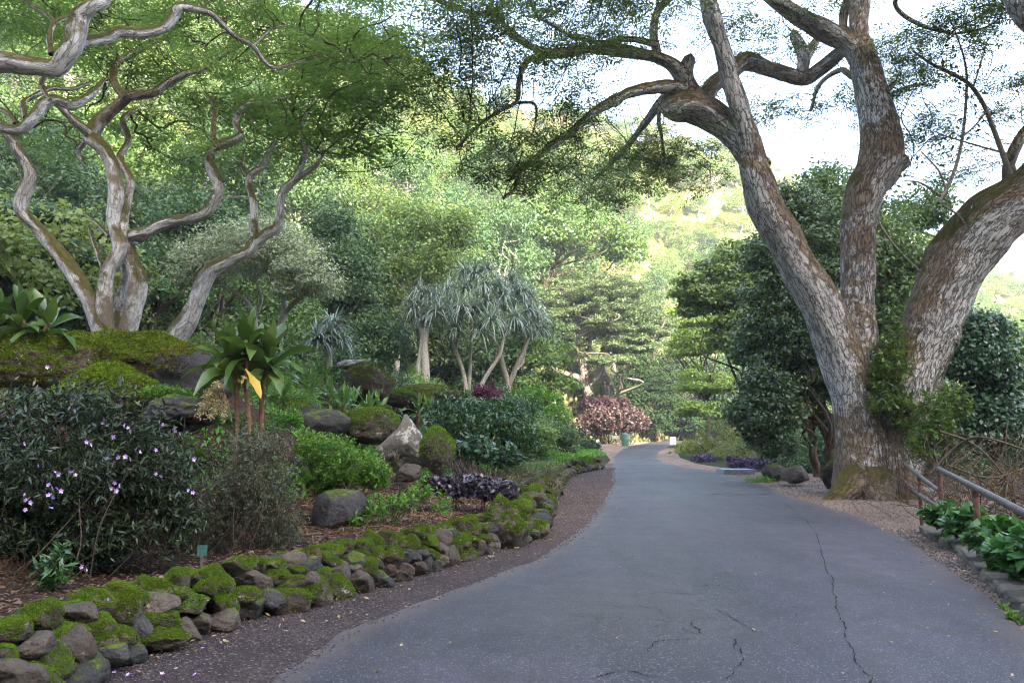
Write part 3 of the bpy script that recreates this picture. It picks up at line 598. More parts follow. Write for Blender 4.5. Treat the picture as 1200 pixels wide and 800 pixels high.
C_limbs = [
 [(-420, 520, 44, 9), (-400, 400, 40, 9), (-330, 260, 34, 9.2), (-220, 170, 27, 9.4), (-110, 110, 21, 9.6), (-40, 74, 16, 9.7), (0, 72, 13, 9.8), (35, 75, 11.5, 9.9), (62, 78, 11, 10), (76, 64, 12, 10), (86, 48, 11.5, 10), (92, 22, 10.5, 10), (104, 8, 9, 10), (120, 0, 8, 10.1), (128, -20, 6.5, 10.3), (150, -60, 5, 10.6)],
 [(80, 52, 8.5, 10.05), (104, 48, 7, 10.3), (126, 44, 7, 10.5), (140, 38, 7, 10.6), (165, 40, 6.5, 10.8), (190, 34, 6, 10.9), (205, 18, 6.2, 11), (212, 8, 6, 11), (234, 12, 4.5, 11.2), (250, 18, 3.8, 11.3), (275, 42, 3.2, 11.6), (296, 54, 3, 11.8), (318, 78, 2.6, 12), (345, 74, 2.2, 12.3), (375, 66, 1.8, 12.6), (410, 74, 1.3, 13)],
 [(-400, 400, 26, 9.2), (-260, 290, 18, 9.6), (-140, 200, 12, 10), (-60, 152, 9, 10.3), (-10, 148, 6.8, 10.5), (20, 152, 6.2, 10.6), (38, 138, 6.2, 10.7), (52, 122, 6.4, 10.8), (66, 118, 5.8, 10.9), (84, 124, 5, 11), (100, 116, 4.4, 11.1), (113, 104, 3.4, 11.2), (122, 92, 2.6, 11.4)],
 [(58, 118, 3, 10.8), (48, 100, 3.2, 10.8), (52, 88, 3, 10.7), (46, 78, 2.6, 10.6)],
 [(18, 146, 3.4, 10.6), (8, 132, 3.2, 10.7), (-10, 126, 3, 10.8)], [(30, 138, 3.4, 10.7), (28, 120, 3.6, 10.8), (42, 112, 3.4, 10.9), (60, 104, 2.8, 11), (85, 104, 2.4, 11.1), (108, 96, 1.8, 11.3)],
 [(60, 64, 3.4, 10), (58, 40, 3.6, 10.2), (62, 26, 3, 10.3), (50, 14, 2.6, 10.4), (30, 2, 2.4, 10.5), (10, -20, 2, 10.6)], [(62, 28, 2.6, 10.3), (80, 20, 2.6, 10.6), (98, 22, 2, 10.9)],
 [(296, 54, 1.8, 11.8), (330, 30, 1.6, 12), (380, 50, 1.3, 12.4), (420, 70, 1.0, 12.8)],
]
C_cl = [(60, 10, 80, 20, 10, 13, 40), (250, 10, 90, 24, 11, 14, 55), (380, 45, 60, 24, 11.5, 14.5, 44), (150, -50, 200, 40, 9, 13, 50), (-100, -20, 150, 70, 9, 13, 40), (430, 90, 40, 26, 12, 14.5, 26), (470, 30, 30, 16, 12, 14, 14), (20, 40, 40, 16, 11, 13, 10)]
b = on(-420, 520, 9.0)
hero('monkeypod_tree', 'tree beyond the left edge whose thick mossy limbs reach in along the top left', tuple(b), C_limbs, C_cl, BARK_L, CANOPY_L, seeds_max=0.075, per=6, sc=.9, spread=.22, jit=.36, step=.25, kill=.4)
# ------------------------------------------------------------------ trees of the valley floor and of the slope
def clump_leaves(cen, rad, per, L, W, up=0.35, shell=0.55, droop=0.25, fold=0.12):
    """leaf faces on the outside of every clump; cen (k,3), rad (k,3)"""
    k = len(cen); q = ellipsoid_pts(k*per, shell*.75); q *= (1+np.where(rng.random(len(q)) < .25, rng.exponential(.28, len(q)), 0))[:, None]; m = q[:, 2] < -0.35; q[m, 2] *= 0.35
    C = np.repeat(cen, per, 0)+q*np.repeat(rad, per, 0)
    N = unit(q+np.array([0, 0, up])+rng.normal(0, 0.45, q.shape)); D = unit(np.cross(N, rand_unit(len(N))))
    D = D+np.column_stack([q[:, :2]*0.5, np.full(len(D), -droop)])
    ll = L*rng.uniform(0.65, 1.3, len(C))
    return leaf_quads(C, D, N, ll, ll*W/L, fold=fold)

LM = {
 'mid': leaf_mat('leaf_mid_green', [(0.055, 0.095, 0.026), (0.08, 0.13, 0.036), (0.11, 0.165, 0.05)]),
 'dark': leaf_mat('leaf_dark_green', [(0.036, 0.070, 0.024), (0.058, 0.104, 0.034), (0.088, 0.14, 0.046)], transl=.22, rough=.35, spec=.5),
 'deep': leaf_mat('leaf_deep_shade_green', [(0.034, 0.072, 0.030), (0.052, 0.098, 0.036), (0.074, 0.125, 0.05)], transl=.3),
 'pale': leaf_mat('leaf_pale_green', [(0.09, 0.155, 0.038), (0.125, 0.195, 0.05), (0.16, 0.23, 0.07)]),
 'yellow': leaf_mat('leaf_yellow_green', [(0.115, 0.155, 0.042), (0.155, 0.20, 0.058), (0.195, 0.235, 0.075)], transl=.42),
 'silver': leaf_mat('leaf_silver_green', [(0.16, 0.20, 0.10), (0.21, 0.25, 0.13), (0.26, 0.29, 0.17)], transl=.25, green=False),
 'olive': leaf_mat('leaf_olive', [(0.075, 0.095, 0.028), (0.10, 0.125, 0.04), (0.13, 0.15, 0.055)]),
 'straw': leaf_mat('leaf_straw', [(0.20, 0.19, 0.08), (0.25, 0.22, 0.11), (0.28, 0.22, 0.13)], transl=.3),
 'flat': leaf_mat('leaf_grey_green', [(0.050, 0.078, 0.036), (0.07, 0.10, 0.044), (0.092, 0.122, 0.056)]),
 'blue': leaf_mat('leaf_blue_green', [(0.024, 0.062, 0.034), (0.038, 0.088, 0.046), (0.06, 0.12, 0.06)], transl=.2, rough=.32, spec=.5),
 'lime_tier': leaf_mat('leaf_light_tier', [(0.14, 0.22, 0.05), (0.19, 0.28, 0.065), (0.24, 0.33, 0.09)], transl=.4),
 'ivy': leaf_mat('leaf_ivy_painted_shade', [(0.010, 0.022, 0.008), (0.015, 0.031, 0.010), (0.022, 0.042, 0.014)], transl=.1, rough=.85, spec=.08),  # leaf colour darkened to stand in for shade where the sun reaches
 'copper': leaf_mat('leaf_copper', [(0.045, 0.026, 0.025), (0.085, 0.056, 0.051), (0.125, 0.086, 0.077)], green=False, transl=.25, tint=(1.2, .8, .7)),
 'copper_dark': leaf_mat('leaf_dark_purple', [(0.03, 0.018, 0.022), (0.05, 0.026, 0.032), (0.075, 0.04, 0.045)], green=False, transl=.2, tint=(1.2, .8, .9)),
 'wine': leaf_mat('leaf_wine_red', [(0.07, 0.012, 0.03), (0.11, 0.022, 0.05), (0.15, 0.035, 0.075)], green=False, transl=.25, tint=(1.2, .6, .8)),
 'violet': leaf_mat('leaf_violet', [(0.035, 0.016, 0.045), (0.06, 0.03, 0.08), (0.09, 0.05, 0.12)], green=False, transl=.15, tint=(1., .7, 1.)),
 'bright': leaf_mat('leaf_bright_green', [(0.055, 0.13, 0.014), (0.085, 0.19, 0.022), (0.12, 0.25, 0.035)], transl=.4),
}
BARK_P = bark_mat('bark_pale_slim', (0.52, 0.48, 0.42), (0.2, 0.16, 0.12), moss_amt=0.1, lichen=1.25, scale=2.0, bump=0.5, brown=(0.22, 0.17, 0.12))
BARK_D = bark_mat('bark_brown', (0.2, 0.16, 0.12), (0.06, 0.045, 0.035), moss_amt=0.5, lichen=0.3, scale=1.5, bump=0.6, brown=(0.11, 0.08, 0.055))

def limb_path(a, b, wig=0.12, n=5, sag=0.0):
    a = np.array(a, float); b = np.array(b, float); L = np.linalg.norm(b-a); t = np.linspace(0, 1, n)[:, None]
    p = a*(1-t)+b*t; p[1:-1] += rng.normal(0, wig*L, (n-2, 3))*np.array([1, 1, .5]); p[:, 2] += sag*L*np.sin(t[:, 0]*math.pi)
    return catmull(p, 4)
def tree(name, label, px, Y, lobes, leaf, L=0.2, W=0.11, per=90, rt=0.18, stems=((0, 0),), bark=None, group=None, cat='tree', flat=0.72, up=0.35, droop=.25, nlimb=16, base=None, fork=0.45, wig=.1, shell=.55, limbs=None):
    """lobes: (cx, cy, rx, ry, dY, clumps, clump radius in metres)"""
    base = on(px, 0, Y) if base is None else np.array(base); root = thing(name, label, cat, tuple(base), group)
    cen = []; rad = []
    for cx, cy_, rx, ry, dy, n, rc in lobes:
        c = P(cx, cy_, Y+dy)-base; s = (Y+dy)/F; q = ellipsoid_pts(n, 0.4)*rng.uniform(.8, 1.22, (n, 1)); q[:, 2] = np.where(q[:, 2] < -.5, q[:, 2]*.5, q[:, 2])
        cen.append(c+q*np.array([rx*s-rc*.6, min(rx*s, 1.3*rx*s)-rc*.6, max(ry*s-rc*flat*.6, .1)])); r = rc*rng.uniform(.7, 1.25, (n, 1)); rad.append(np.hstack([r, r, r*flat]))
    cen = np.vstack(cen); rad = np.vstack(rad)
    V, Q = clump_leaves(cen, rad, per, L, W, up=up, droop=droop, shell=shell)
    tb = Tubes(); top = cen.mean(0); low = cen[:, 2].min()
    k = rng.permutation(len(cen))[:nlimb]
    if limbs:
        tips = []
        for l in limbs:
            S, r = limb3([(a, b, c, Y+d) for a, b, c, d in l], 6); S = S-base; tb.add(S, r, 10, .07); tips.append(S[-1])
        tips = np.array(tips)
        for j in k:
            i = np.linalg.norm(tips-cen[j], axis=1).argmin(); pp = limb_path(tips[i], cen[j], .12); tb.add(pp, np.linspace(rt*.3, rt*.06, len(pp)), 6, .05)
    for i, (sx, sy) in enumerate(stems if not limbs else ()):
        mine = k[i::len(stems)]
        hub = np.array([0, 0, 0])+np.array([sx, sy, 0])*1.0+(cen[mine].mean(0)-np.array([sx, sy, 0]))*np.array([.45, .45, 0]); hub[2] = low*(1-fork)+top[2]*fork
        pth = limb_path((sx*.3, sy*.3, -0.4), hub, wig*.6); r = np.linspace(1, .62, len(pth))*rt; r[0] *= 1.35; r[1] *= 1.12
        tb.add(pth, r, 10, .08)
        for j in mine:
            f = rng.uniform(.55, 1.0); st = pth[int(f*(len(pth)-1))]
            pp = limb_path(st, cen[j], wig); tb.add(pp, np.linspace(rt*.42, rt*.06, len(pp)), 6, .05)
    link('trunk', tb.mesh('trunk'), bark or BARK_D, root)
    link('crown', mesh_np('crown', V, Q), LM[leaf], root)
    return root

# --- single trees one can tell apart in the middle distance
tree('broad_tree', 'round silvery green tree with bare whitish branches below its crown', 338, 27, [(300, 300, 88, 45, 0, 60, .8), (355, 330, 46, 40, -1, 26, .6), (235, 315, 36, 46, 0, 20, .6)], 'silver', L=.12, W=.05, per=240, rt=.12, bark=BARK_P, nlimb=40, wig=.16,
     limbs=[[(326, 410, 5, 0), (328, 385, 4.5, 0), (333, 365, 4, 0), (331, 345, 3.2, 0), (322, 330, 2.6, 0), (314, 318, 2, 0)], [(333, 368, 3.4, 0), (345, 355, 3, -.2), (360, 342, 2.4, -.3), (370, 322, 1.8, -.4), (376, 308, 1.2, -.4)], [(330, 350, 2.4, 0), (340, 330, 2, .3), (350, 312, 1.4, .4)], [(300, 400, 3.4, .4), (298, 372, 3, .4), (288, 352, 2.4, .4), (272, 340, 1.8, .4), (255, 332, 1.2, .4)], [(298, 374, 2.4, .4), (306, 350, 2, .2), (300, 328, 1.4, .2)]])
tree('broad_tree', 'tall airy light green tree left of the grey leaved screw pine', 470, 47, [(478, 300, 78, 70, 0, 80, 1.1), (440, 350, 44, 50, -1, 34, .9), (520, 270, 46, 44, 1, 34, .9)], 'pale', L=.24, W=.13, per=110, rt=.2, bark=BARK_P, nlimb=24)
tree('broad_tree', 'dense darker green round tree above the flat topped tree', 640, 92, [(648, 270, 76, 50, 0, 80, 1.6), (595, 300, 46, 40, 0, 34, 1.5), (720, 290, 46, 36, 2, 34, 1.5)], 'mid', L=.4, W=.24, per=120, rt=.4, nlimb=14)
BARK_F = bark_mat('bark_pale_grey', (0.26, 0.235, 0.2), (0.1, 0.08, 0.06), moss_amt=0.1, lichen=1.0, scale=2.0, bump=0.5, brown=(0.16, 0.125, 0.09))
FLATC = [(702, 372, 84, 42, 0, 230, .95), (700, 345, 70, 22, 0, 90, .95), (745, 405, 36, 14, -3, 40, .85), (650, 400, 34, 14, -2, 34, .85), (715, 422, 34, 8, -5, 24, .8), (775, 385, 20, 18, 0, 20, .8)]
tree('flat_topped_tree', 'wide flat topped grey green tree with pale forked trunk behind the copper bush', 692, 90, FLATC, 'flat', L=.24, W=.12, per=230, rt=.5, bark=BARK_F, flat=.36, nlimb=60, up=.6, droop=.1, shell=.5,
     limbs=[[(692, 492, 7.5, 0), (691, 470, 6.5, 0), (688, 452, 6, 0), (682, 430, 4.5, 0), (672, 414, 3.4, -1), (662, 402, 2.5, -1)], [(689, 456, 5, 0), (678, 443, 4, -.5), (664, 438, 3.2, -1), (648, 430, 2.2, -1.5), (640, 415, 1.6, -1.5)], [(690, 455, 5, 0), (700, 438, 4.5, 0), (706, 424, 4, 0), (722, 414, 3, 0), (745, 405, 2.2, 0), (765, 398, 1.6, 0)],
            [(708, 490, 6, 1), (709, 465, 5.5, 1), (706, 440, 5, 1), (704, 420, 4, 1), (712, 400, 3, 1), (716, 380, 2, 1)], [(706, 436, 4, 1), (716, 450, 3, .5), (722, 462, 1.6, .3)], [(684, 434, 3, 0), (690, 410, 2.5, 1), (692, 385, 2, 1), (688, 360, 1.5, 2)]])
tree('broad_tree', 'light green tree in leafy tiers right of the far road bend', 822, 66, [(815, 405, 36, 24, 0, 46, .75), (828, 448, 40, 22, -1, 46, .75), (815, 480, 30, 14, -2, 26, .7), (822, 372, 36, 22, 1, 36, .8)], 'lime_tier', L=.26, W=.17, per=110, rt=.26, flat=.45, bark=BARK_D, nlimb=16)
tree('broad_tree', 'broad leaved green tree rising behind the tiered light green one', 885, 44, [(842, 340, 48, 46, 0, 110, .48), (872, 400, 30, 46, -1, 80, .45), (812, 350, 24, 38, 0, 40, .45), (890, 315, 36, 44, 0, 50, .5), (860, 300, 30, 22, 1, 24, .45), (850, 395, 26, 26, 0, 30, .42)], 'pale', L=.22, W=.16, per=62, rt=.2, nlimb=16, up=.5)
tree('broad_tree', 'big dark evergreen tree left of the giant pale trunk', 935, 27, [(918, 385, 60, 92, 0, 170, .5), (896, 478, 46, 60, -1, 110, .46), (955, 300, 62, 72, 1, 110, .52), (960, 440, 46, 70, 0, 70, .5), (905, 300, 36, 40, 0, 40, .45), (880, 410, 20, 40, 0, 30, .4), (935, 240, 34, 34, 1, 30, .45)], 'dark', L=.15, W=.075, per=125, rt=.17, stems=((0, 0), (1.2, .4), (1.6, -.2)), bark=BARK_D, nlimb=26, fork=.1)
tree('broad_tree', 'green tree seen between the stems of the giant tree', 1050, 33, [(1010, 290, 70, 85, 0, 70, 1.0), (1060, 350, 60, 90, 0, 56, 1.0), (965, 230, 44, 50, 1, 30, .9), (1085, 250, 40, 40, 2, 22, .8)], 'mid', L=.2, W=.11, per=150, rt=.25, nlimb=20)
tree('broad_tree', 'dark blue green tree right of the giant trunk above the railing', 1135, 19.5, [(1140, 420, 48, 56, 0, 60, .55), (1110, 500, 44, 44, 0, 40, .5), (1165, 480, 36, 56, 0, 36, .5), (1160, 385, 26, 20, 0, 14, .4)], 'blue', L=.13, W=.07, per=170, rt=.1, stems=((0, 0), (.5, .2)), bark=BARK_D, nlimb=18)
tree('broad_tree', 'sunny light green tree at the right edge behind the dark blue green one', 1215, 62, [(1200, 415, 56, 40, 0, 40, 1.4), (1170, 440, 40, 40, 0, 24, 1.2)], 'yellow', L=.3, W=.17, per=110, rt=.25, nlimb=12)
tree('broad_tree', 'dark umbrella tree with stacked leaf layers at the far left', 40, 26, [(40, 255, 70, 12, 0, 30, .9), (70, 300, 70, 12, 0, 30, .9), (20, 325, 60, 12, 0, 26, .9), (85, 345, 52, 12, 1, 22, .8), (10, 375, 60, 12, 1, 24, .8), (110, 270, 40, 12, 2, 16, .8)], 'deep', L=.15, W=.07, per=170, rt=.2, flat=.3, nlimb=22)
tree('broad_tree', 'shaded dark green tree between the winding white trunks', 190, 31, [(170, 330, 80, 60, 0, 60, .9), (230, 255, 60, 40, 1, 34, .9), (110, 370, 60, 30, 0, 26, .8)], 'deep', L=.18, W=.09, per=150, rt=.2, nlimb=18)
tree('broad_tree', 'yellow green tree glowing behind the winding white trunks', 215, 58, [(215, 222, 70, 30, 0, 36, 1.4), (150, 250, 60, 26, 0, 28, 1.3), (290, 232, 50, 24, 2, 22, 1.2)], 'yellow', L=.28, W=.15, per=120, rt=.3, nlimb=14)
tree('broad_tree', 'dark green tree filling the shade right of the silvery tree', 410, 40, [(408, 330, 50, 60, 0, 44, .9), (430, 400, 56, 40, -1, 36, .8), (395, 265, 40, 40, 2, 26, .9)], 'deep', L=.2, W=.11, per=150, rt=.2, nlimb=16)
tree('broad_tree', 'dark leafy tree in the gloom behind the screw pines', 560, 52, [(560, 430, 66, 40, 0, 46, 1.0), (610, 400, 50, 40, 0, 34, 1.0), (520, 420, 40, 50, 0, 26, .9)], 'deep', L=.24, W=.13, per=130, rt=.2, nlimb=14)
tree('broad_tree', 'small light green tree right of the screw pine trunks', 640, 50, [(640, 415, 34, 26, 0, 24, .7), (618, 450, 26, 18, -1, 12, .6), (655, 448, 30, 18, 0, 14, .6)], 'pale', L=.22, W=.14, per=90, rt=.1, nlimb=10)
tree('creeper_covered_tree', 'tall green tree mass darkened for shade and draped in creeper where the road disappears', 762, 104, [(752, 450, 34, 50, 0, 50, 1.6), (782, 465, 20, 48, 2, 30, 1.5), (738, 478, 24, 38, -2, 26, 1.4), (770, 498, 22, 20, 1, 22, 1.2)], 'ivy', L=.3, W=.2, per=170, rt=.4, nlimb=10)
tree('broad_tree', 'tree with leaves darkened for shade in the gap at the end of the road', 806, 114, [(800, 492, 34, 26, 0, 34, 1.5), (812, 440, 46, 44, 3, 44, 1.8), (845, 480, 40, 34, 2, 30, 1.6)], 'ivy', L=.4, W=.25, per=140, rt=.4, nlimb=10)

# --- screw pines: heads of long drooping grey green straps on pale forking stems
def strap_head(c, n, L, W, open_=0.15):
    az = rng.uniform(0, 6.283, n); e = np.arcsin(rng.uniform(-0.3, 1.0, n)); V = []; Q = []; k = 5
    d = np.column_stack([np.cos(az)*np.cos(e), np.sin(az)*np.cos(e), np.sin(e)]); s = unit(np.cross(d, np.tile([0, 0, 1.0], (n, 1))+1e-4))
    ll = L*rng.uniform(.7, 1.15, n); t = np.linspace(0, 1, k); drop = rng.uniform(.08, .95, n)
    h = ll[:, None]*(t-0.33*drop[:, None]*t**2); z = -ll[:, None]*0.75*drop[:, None]*t**2.2
    p = c+d[:, None, :]*h[..., None]+np.array([0, 0, 1])*z[..., None]
    wd = W*np.array([.8, 1, .85, .55, .06]); up = np.cross(s, d)
    a = p+s[:, None, :]*wd[None, :, None]*.5; b = p-s[:, None, :]*wd[None, :, None]*.5
    V = np.stack([a, b], 2).reshape(n, 2*k, 3); i = np.arange(k-1)
    q = np.stack([2*i, 2*i+1, 2*i+3, 2*i+2], 1); Q = (np.arange(n)*2*k)[:, None, None]+q[None]
    return V.reshape(-1, 3), Q.reshape(-1, 4)
HALA = leaf_mat('strap_grey_green', [(0.13, 0.17, 0.13), (0.19, 0.24, 0.19), (0.26, 0.31, 0.25)], green=False, transl=.2, rough=.35, spec=.5, tint=(1, 1.05, .7))
def screw_pine(label, Y, stems, heads, base, L=1.25, n=130):
    root = thing('screw_pine', label, 'screw pine', tuple(base), 'screw pines behind the boulders'); tb = Tubes()
    for s in stems:
        S, r = limb3([(a, b, c, Y+d) for a, b, c, d in s], 6); tb.add(S-base, r, 9, .06)
    V = []; Q = []; o = 0
    for hx, hy, d in heads:
        c = P(hx, hy, Y+d)-base; v, q = strap_head(c, n, L*rng.uniform(.85, 1.1), .06); V.append(v); Q.append(q+o); o += len(v)
        sp_ = [np.array(tb.V[i][-1]) for i in range(len(tb.V))]
    link('trunk', tb.mesh('trunk'), BARK_P, root); link('crown', mesh_np('crown', np.vstack(V), np.vstack(Q)), HALA, root)
YH = 38.0
b1 = on(548, 0, YH)
screw_pine('grey leaved screw pine of three slim stems fanning from one foot', YH,
    [[(548, 475, 3.10, 0), (544, 440, 2.48, 0), (534, 410, 2.23, 0), (524, 385, 1.86, 0)], [(549, 472, 2.48, .2), (551, 430, 1.86, .2), (552, 400, 1.86, .2), (553, 370, 1.61, .2)], [(552, 475, 3.10, -.2), (570, 440, 2.48, -.3), (586, 415, 2.23, -.4), (590, 395, 1.86, -.4), (602, 385, 1.49, -.4)], [(534, 410, 1.86, 0), (540, 385, 1.49, .3), (545, 350, 1.49, .3)], [(552, 400, 1.61, .2), (560, 365, 1.36, .5), (556, 330, 1.24, .6)], [(590, 398, 1.61, -.4), (585, 370, 1.36, .2), (582, 345, 1.24, .4)]],
    [(524, 372, 0), (553, 362, -.6), (602, 372, -.6), (545, 338, .4), (556, 320, .8), (582, 335, .5), (570, 352, -.2), (535, 385, -.8), (562, 388, -.9), (525, 340, .8), (570, 316, 1.2), (512, 352, 0), (540, 362, -1), (575, 375, -.9), (590, 345, .3), (545, 318, 1.4), (568, 335, .1), (530, 355, .2)], b1)
b2 = on(592, 0, YH+1.5)
screw_pine('grey leaved screw pine with a forked trunk at the right of the pair', YH+1.5,
    [[(594, 480, 4.65, 0), (595, 450, 3.84, 0), (590, 430, 3.10, 0), (585, 410, 2.48, 0), (578, 395, 1.86, 0)], [(596, 452, 3.10, 0), (605, 430, 2.85, -.1), (614, 410, 2.48, -.2), (620, 395, 1.86, -.2)], [(605, 430, 1.86, -.1), (612, 425, 1.61, .4), (616, 395, 1.49, .6), (606, 365, 1.24, .6)]],
    [(621, 380, -.2), (606, 352, .6), (634, 385, .2), (600, 338, 1), (618, 362, -.6), (590, 362, 0), (612, 342, .4), (630, 368, .6), (606, 378, -.8), (598, 328, 1.2), (622, 350, 1)], b2)
b3 = on(496, 0, YH-1)
screw_pine('old screw pine with a thick pale double trunk', YH-1, [[(498, 470, 5.6, 0), (499, 440, 4.8, 0), (498, 410, 4.2, 0), (499, 385, 3.4, 0)], [(490, 470, 4.4, .1), (491, 430, 3.4, .1), (496, 395, 4, .1), (488, 370, 3, .2)]],
    [(499, 372, 0), (486, 362, .3), (512, 365, -.4), (505, 348, .4), (492, 345, .6)], b3)
b4 = on(385, 0, 23.0)
screw_pine('low bluish screw pine without visible stem beside the spotted boulder', 23.0, [[(385, 430, 5, 0), (385, 412, 4, 0), (386, 400, 3, 0)]], [(386, 392, 0), (372, 398, -.3), (400, 400, .2), (390, 380, .5)], b4, L=.8, n=110)

# --- the slope: each tree its own object, a few kinds of each build
def slope_proto(name, leaf, r, h, n, rc, per, L, flat, rt, style, cat='tree'):
    root = bpy.data.objects.new(name, None); cen = []; 
    q = ellipsoid_pts(n, .5)
    if style == 'dome': q[:, 2] = np.abs(q[:, 2])*1.0-.12; c = q*np.array([r, r, h*.62])+np.array([0, 0, h*.36])
    elif style == 'umbrella': q = q[:, :]; rr = np.sqrt(rng.uniform(0, 1, n))*r; az = rng.uniform(0, 6.28, n); lay = rng.integers(0, 3, n); c = np.column_stack([np.cos(az)*rr*(1-.15*lay), np.sin(az)*rr*(1-.15*lay), h*(.66+.13*lay)-rr*rr/r*.22])
    elif style == 'tall': c = q*np.array([r*.75, r*.75, h*.44])+np.array([0, 0, h*.55])
    elif style == 'mound': q[:, 2] = np.abs(q[:, 2]); c = q*np.array([r, r, h*.7])+np.array([0, 0, h*.12])
    rad = rc*rng.uniform(.65, 1.3, (n, 1))*np.array([[1, 1, flat]])
    V, Q = clump_leaves(c, rad, per, L, L*.55)
    me = mesh_np('crown', V, Q); tb = Tubes(); hub = np.array([rng.normal(0, .3), rng.normal(0, .3), h*.4]); pth = limb_path((0, 0, -1.0), hub, .05)
    tb.add(pth, np.linspace(rt*1.3, rt*.8, len(pth)), 7, .06, cap=False)
    for j in rng.permutation(n)[:9]:
        pp = limb_path(hub*rng.uniform(.7, 1), c[j], .1); tb.add(pp, np.linspace(rt*.5, rt*.1, len(pp)), 5, cap=False)
    mt = tb.mesh('trunk'); me.materials.append(LM[leaf]); mt.materials.append(BARK_P if rng.random() < .5 else BARK_D)
    return (name, me, mt, cat)
def proto_set(f, m):
    return {
 'dome_mid': [slope_proto('broad_tree', 'mid', 4.6, 8.5, 46, 1.3, int(62*m), .46*f, .8, .25, 'dome') for _ in range(2)],
 'dome_pale': [slope_proto('light_tree', 'pale', 4.4, 8, 44, 1.25, int(60*m), .44*f, .8, .25, 'dome') for _ in range(2)],
 'dome_yellow': [slope_proto('light_tree', 'yellow', 4.2, 7, 40, 1.2, int(60*m), .44*f, .8, .22, 'dome') for _ in range(2)],
 'umbrella': [slope_proto('umbrella_tree', 'mid', 6, 8.2, 40, 1.5, int(62*m), .42*f, .3, .28, 'umbrella') for _ in range(2)],
 'tall_dark': [slope_proto('tall_tree', 'deep', 4.2, 11, 54, 1.3, int(62*m), .46*f, .7, .28, 'tall') for _ in range(2)],
 'mound': [slope_proto('bush', k, 2.5, 2.8, 22, .9, int(55*m), .36*f, .7, .08, 'mound', 'bush') for k in ('yellow', 'olive', 'pale')],
 'straw': [slope_proto('dry_tree', 'straw', 2.8, 5, 22, .9, int(34*m), .34*f, .7, .14, 'dome')]}
PROTO = proto_set(.85, 1.4); PROTO_NEAR = proto_set(.5, 3.6)
SLAB = {'dome_mid': ('round mid green tree among the trees of the valley side', 'mid green trees on the valley side'), 'dome_pale': ('pale green rounded tree among the trees of the valley side', 'pale green trees on the valley side'),
 'dome_yellow': ('sunlit yellow green tree among the trees of the valley side', 'yellow green trees on the valley side'), 'umbrella': ('spreading umbrella shaped green tree on the valley side', 'umbrella trees on the valley side'),
 'tall_dark': ('tall dark green tree standing on the lower valley side', 'tall dark trees at the foot of the valley side'), 'mound': ('low rounded bush on the bright upper slope of the hill', 'low bushes on the upper slope'), 'straw': ('straw coloured dry tree on the sunny slope', 'dry trees on the slope')}
spots = []
def spaced(x, y, r):
    for a, b, s in spots:
        if (a-x)**2+(b-y)**2 < (0.5*(r+s))**2: return False
    spots.append((x, y, r)); return True
SP_R = {'dome_mid': 6.4, 'dome_pale': 6.2, 'dome_yellow': 6, 'umbrella': 8, 'tall_dark': 5.6, 'mound': 4.6, 'straw': 5}
tries = 0; cnt = {}
while tries < 8000:
    tries += 1
    a = rng.uniform(-.72, .74); b = np.interp(a, APX, YB); c = np.interp(a, APX, YC)
    y = b-9+(c+4-b+9)*rng.uniform(0, 1)**.8; x = a*y; u = (y-b)/(c-b)
    if y < 46 and a > -.3: continue
    if -1.5 < (x-xl(y)) < 9 and y < 150: continue
    if y < 92 and .02 < a < .2: continue
    if y < 112 and .1 < a < .26: continue
    pr = {'dome_mid': .42-.3*u, 'dome_pale': .18, 'dome_yellow': .08+.14*u, 'umbrella': .08-.04*u, 'tall_dark': max(0, .34-.6*u), 'mound': max(0, .9*(u-.5)), 'straw': .05 if u > .25 else .01}
    ks = list(pr); pv = np.clip(np.array([pr[k] for k in ks]), 0, None); kind = ks[rng.choice(len(ks), p=pv/pv.sum())]
    s = rng.uniform(.75, 1.25)
    if u > .55 and kind not in ('mound', 'straw'): s *= .85
    if not spaced(x, y, SP_R[kind]*s*(.84 if u < .55 else 1.0)): continue
    if cnt.get(kind, 0) >= 230: continue
    cnt[kind] = cnt.get(kind, 0)+1
    PS = (PROTO_NEAR if y < 100 else PROTO)[kind]; nm, me, mt, cat = PS[rng.integers(len(PS))]; lb, gp = SLAB[kind]
    z = ZG(x, y)
    r_ = thing(nm, lb, cat, (x, y, z-.15), gp, rz=rng.uniform(0, 6.28)); r_.scale = (s*rng.uniform(.9, 1.15), s*rng.uniform(.9, 1.15), s*rng.uniform(.85, 1.2))
    link('crown', me, None, r_); link('trunk', mt, None, r_)
print('slope trees', cnt)
# scrub and tall grass between them
n = 70000; a = rng.uniform(-.74, .76, n); b = np.interp(a, APX, YB); c = np.interp(a, APX, YC); y = b-6+(c-b+10)*rng.uniform(0, 1, n)**.75; x = a*y
keep = (vnoise(x, y, 77, .12)+.3*vnoise(x, y, 78, .5) > -.25); x, y, a = x[keep], y[keep], a[keep]
C = np.column_stack([x, y, height(x, y)]); k = 2; C = np.repeat(C, k, 0)+rng.normal(0, .35, (len(C)*k, 3))*np.array([1, 1, .4])
Lh = rng.uniform(.35, .9, len(C)); D = np.column_stack([rng.normal(0, .5, len(C)), rng.normal(0, .5, len(C)), np.ones(len(C))])
LM['scrub'] = leaf_mat('scrub_grass', [(0.08, 0.11, 0.035), (0.12, 0.155, 0.055), (0.17, 0.19, 0.075), (0.22, 0.205, 0.11)], transl=.35)
tag(link('slope_scrub', leaves_mesh('slope_scrub', C, D, rand_unit(len(C)), Lh, Lh*.6), LM['scrub']), 'low scrub and grass covering the sunny valley side', 'scrub', kind='stuff')
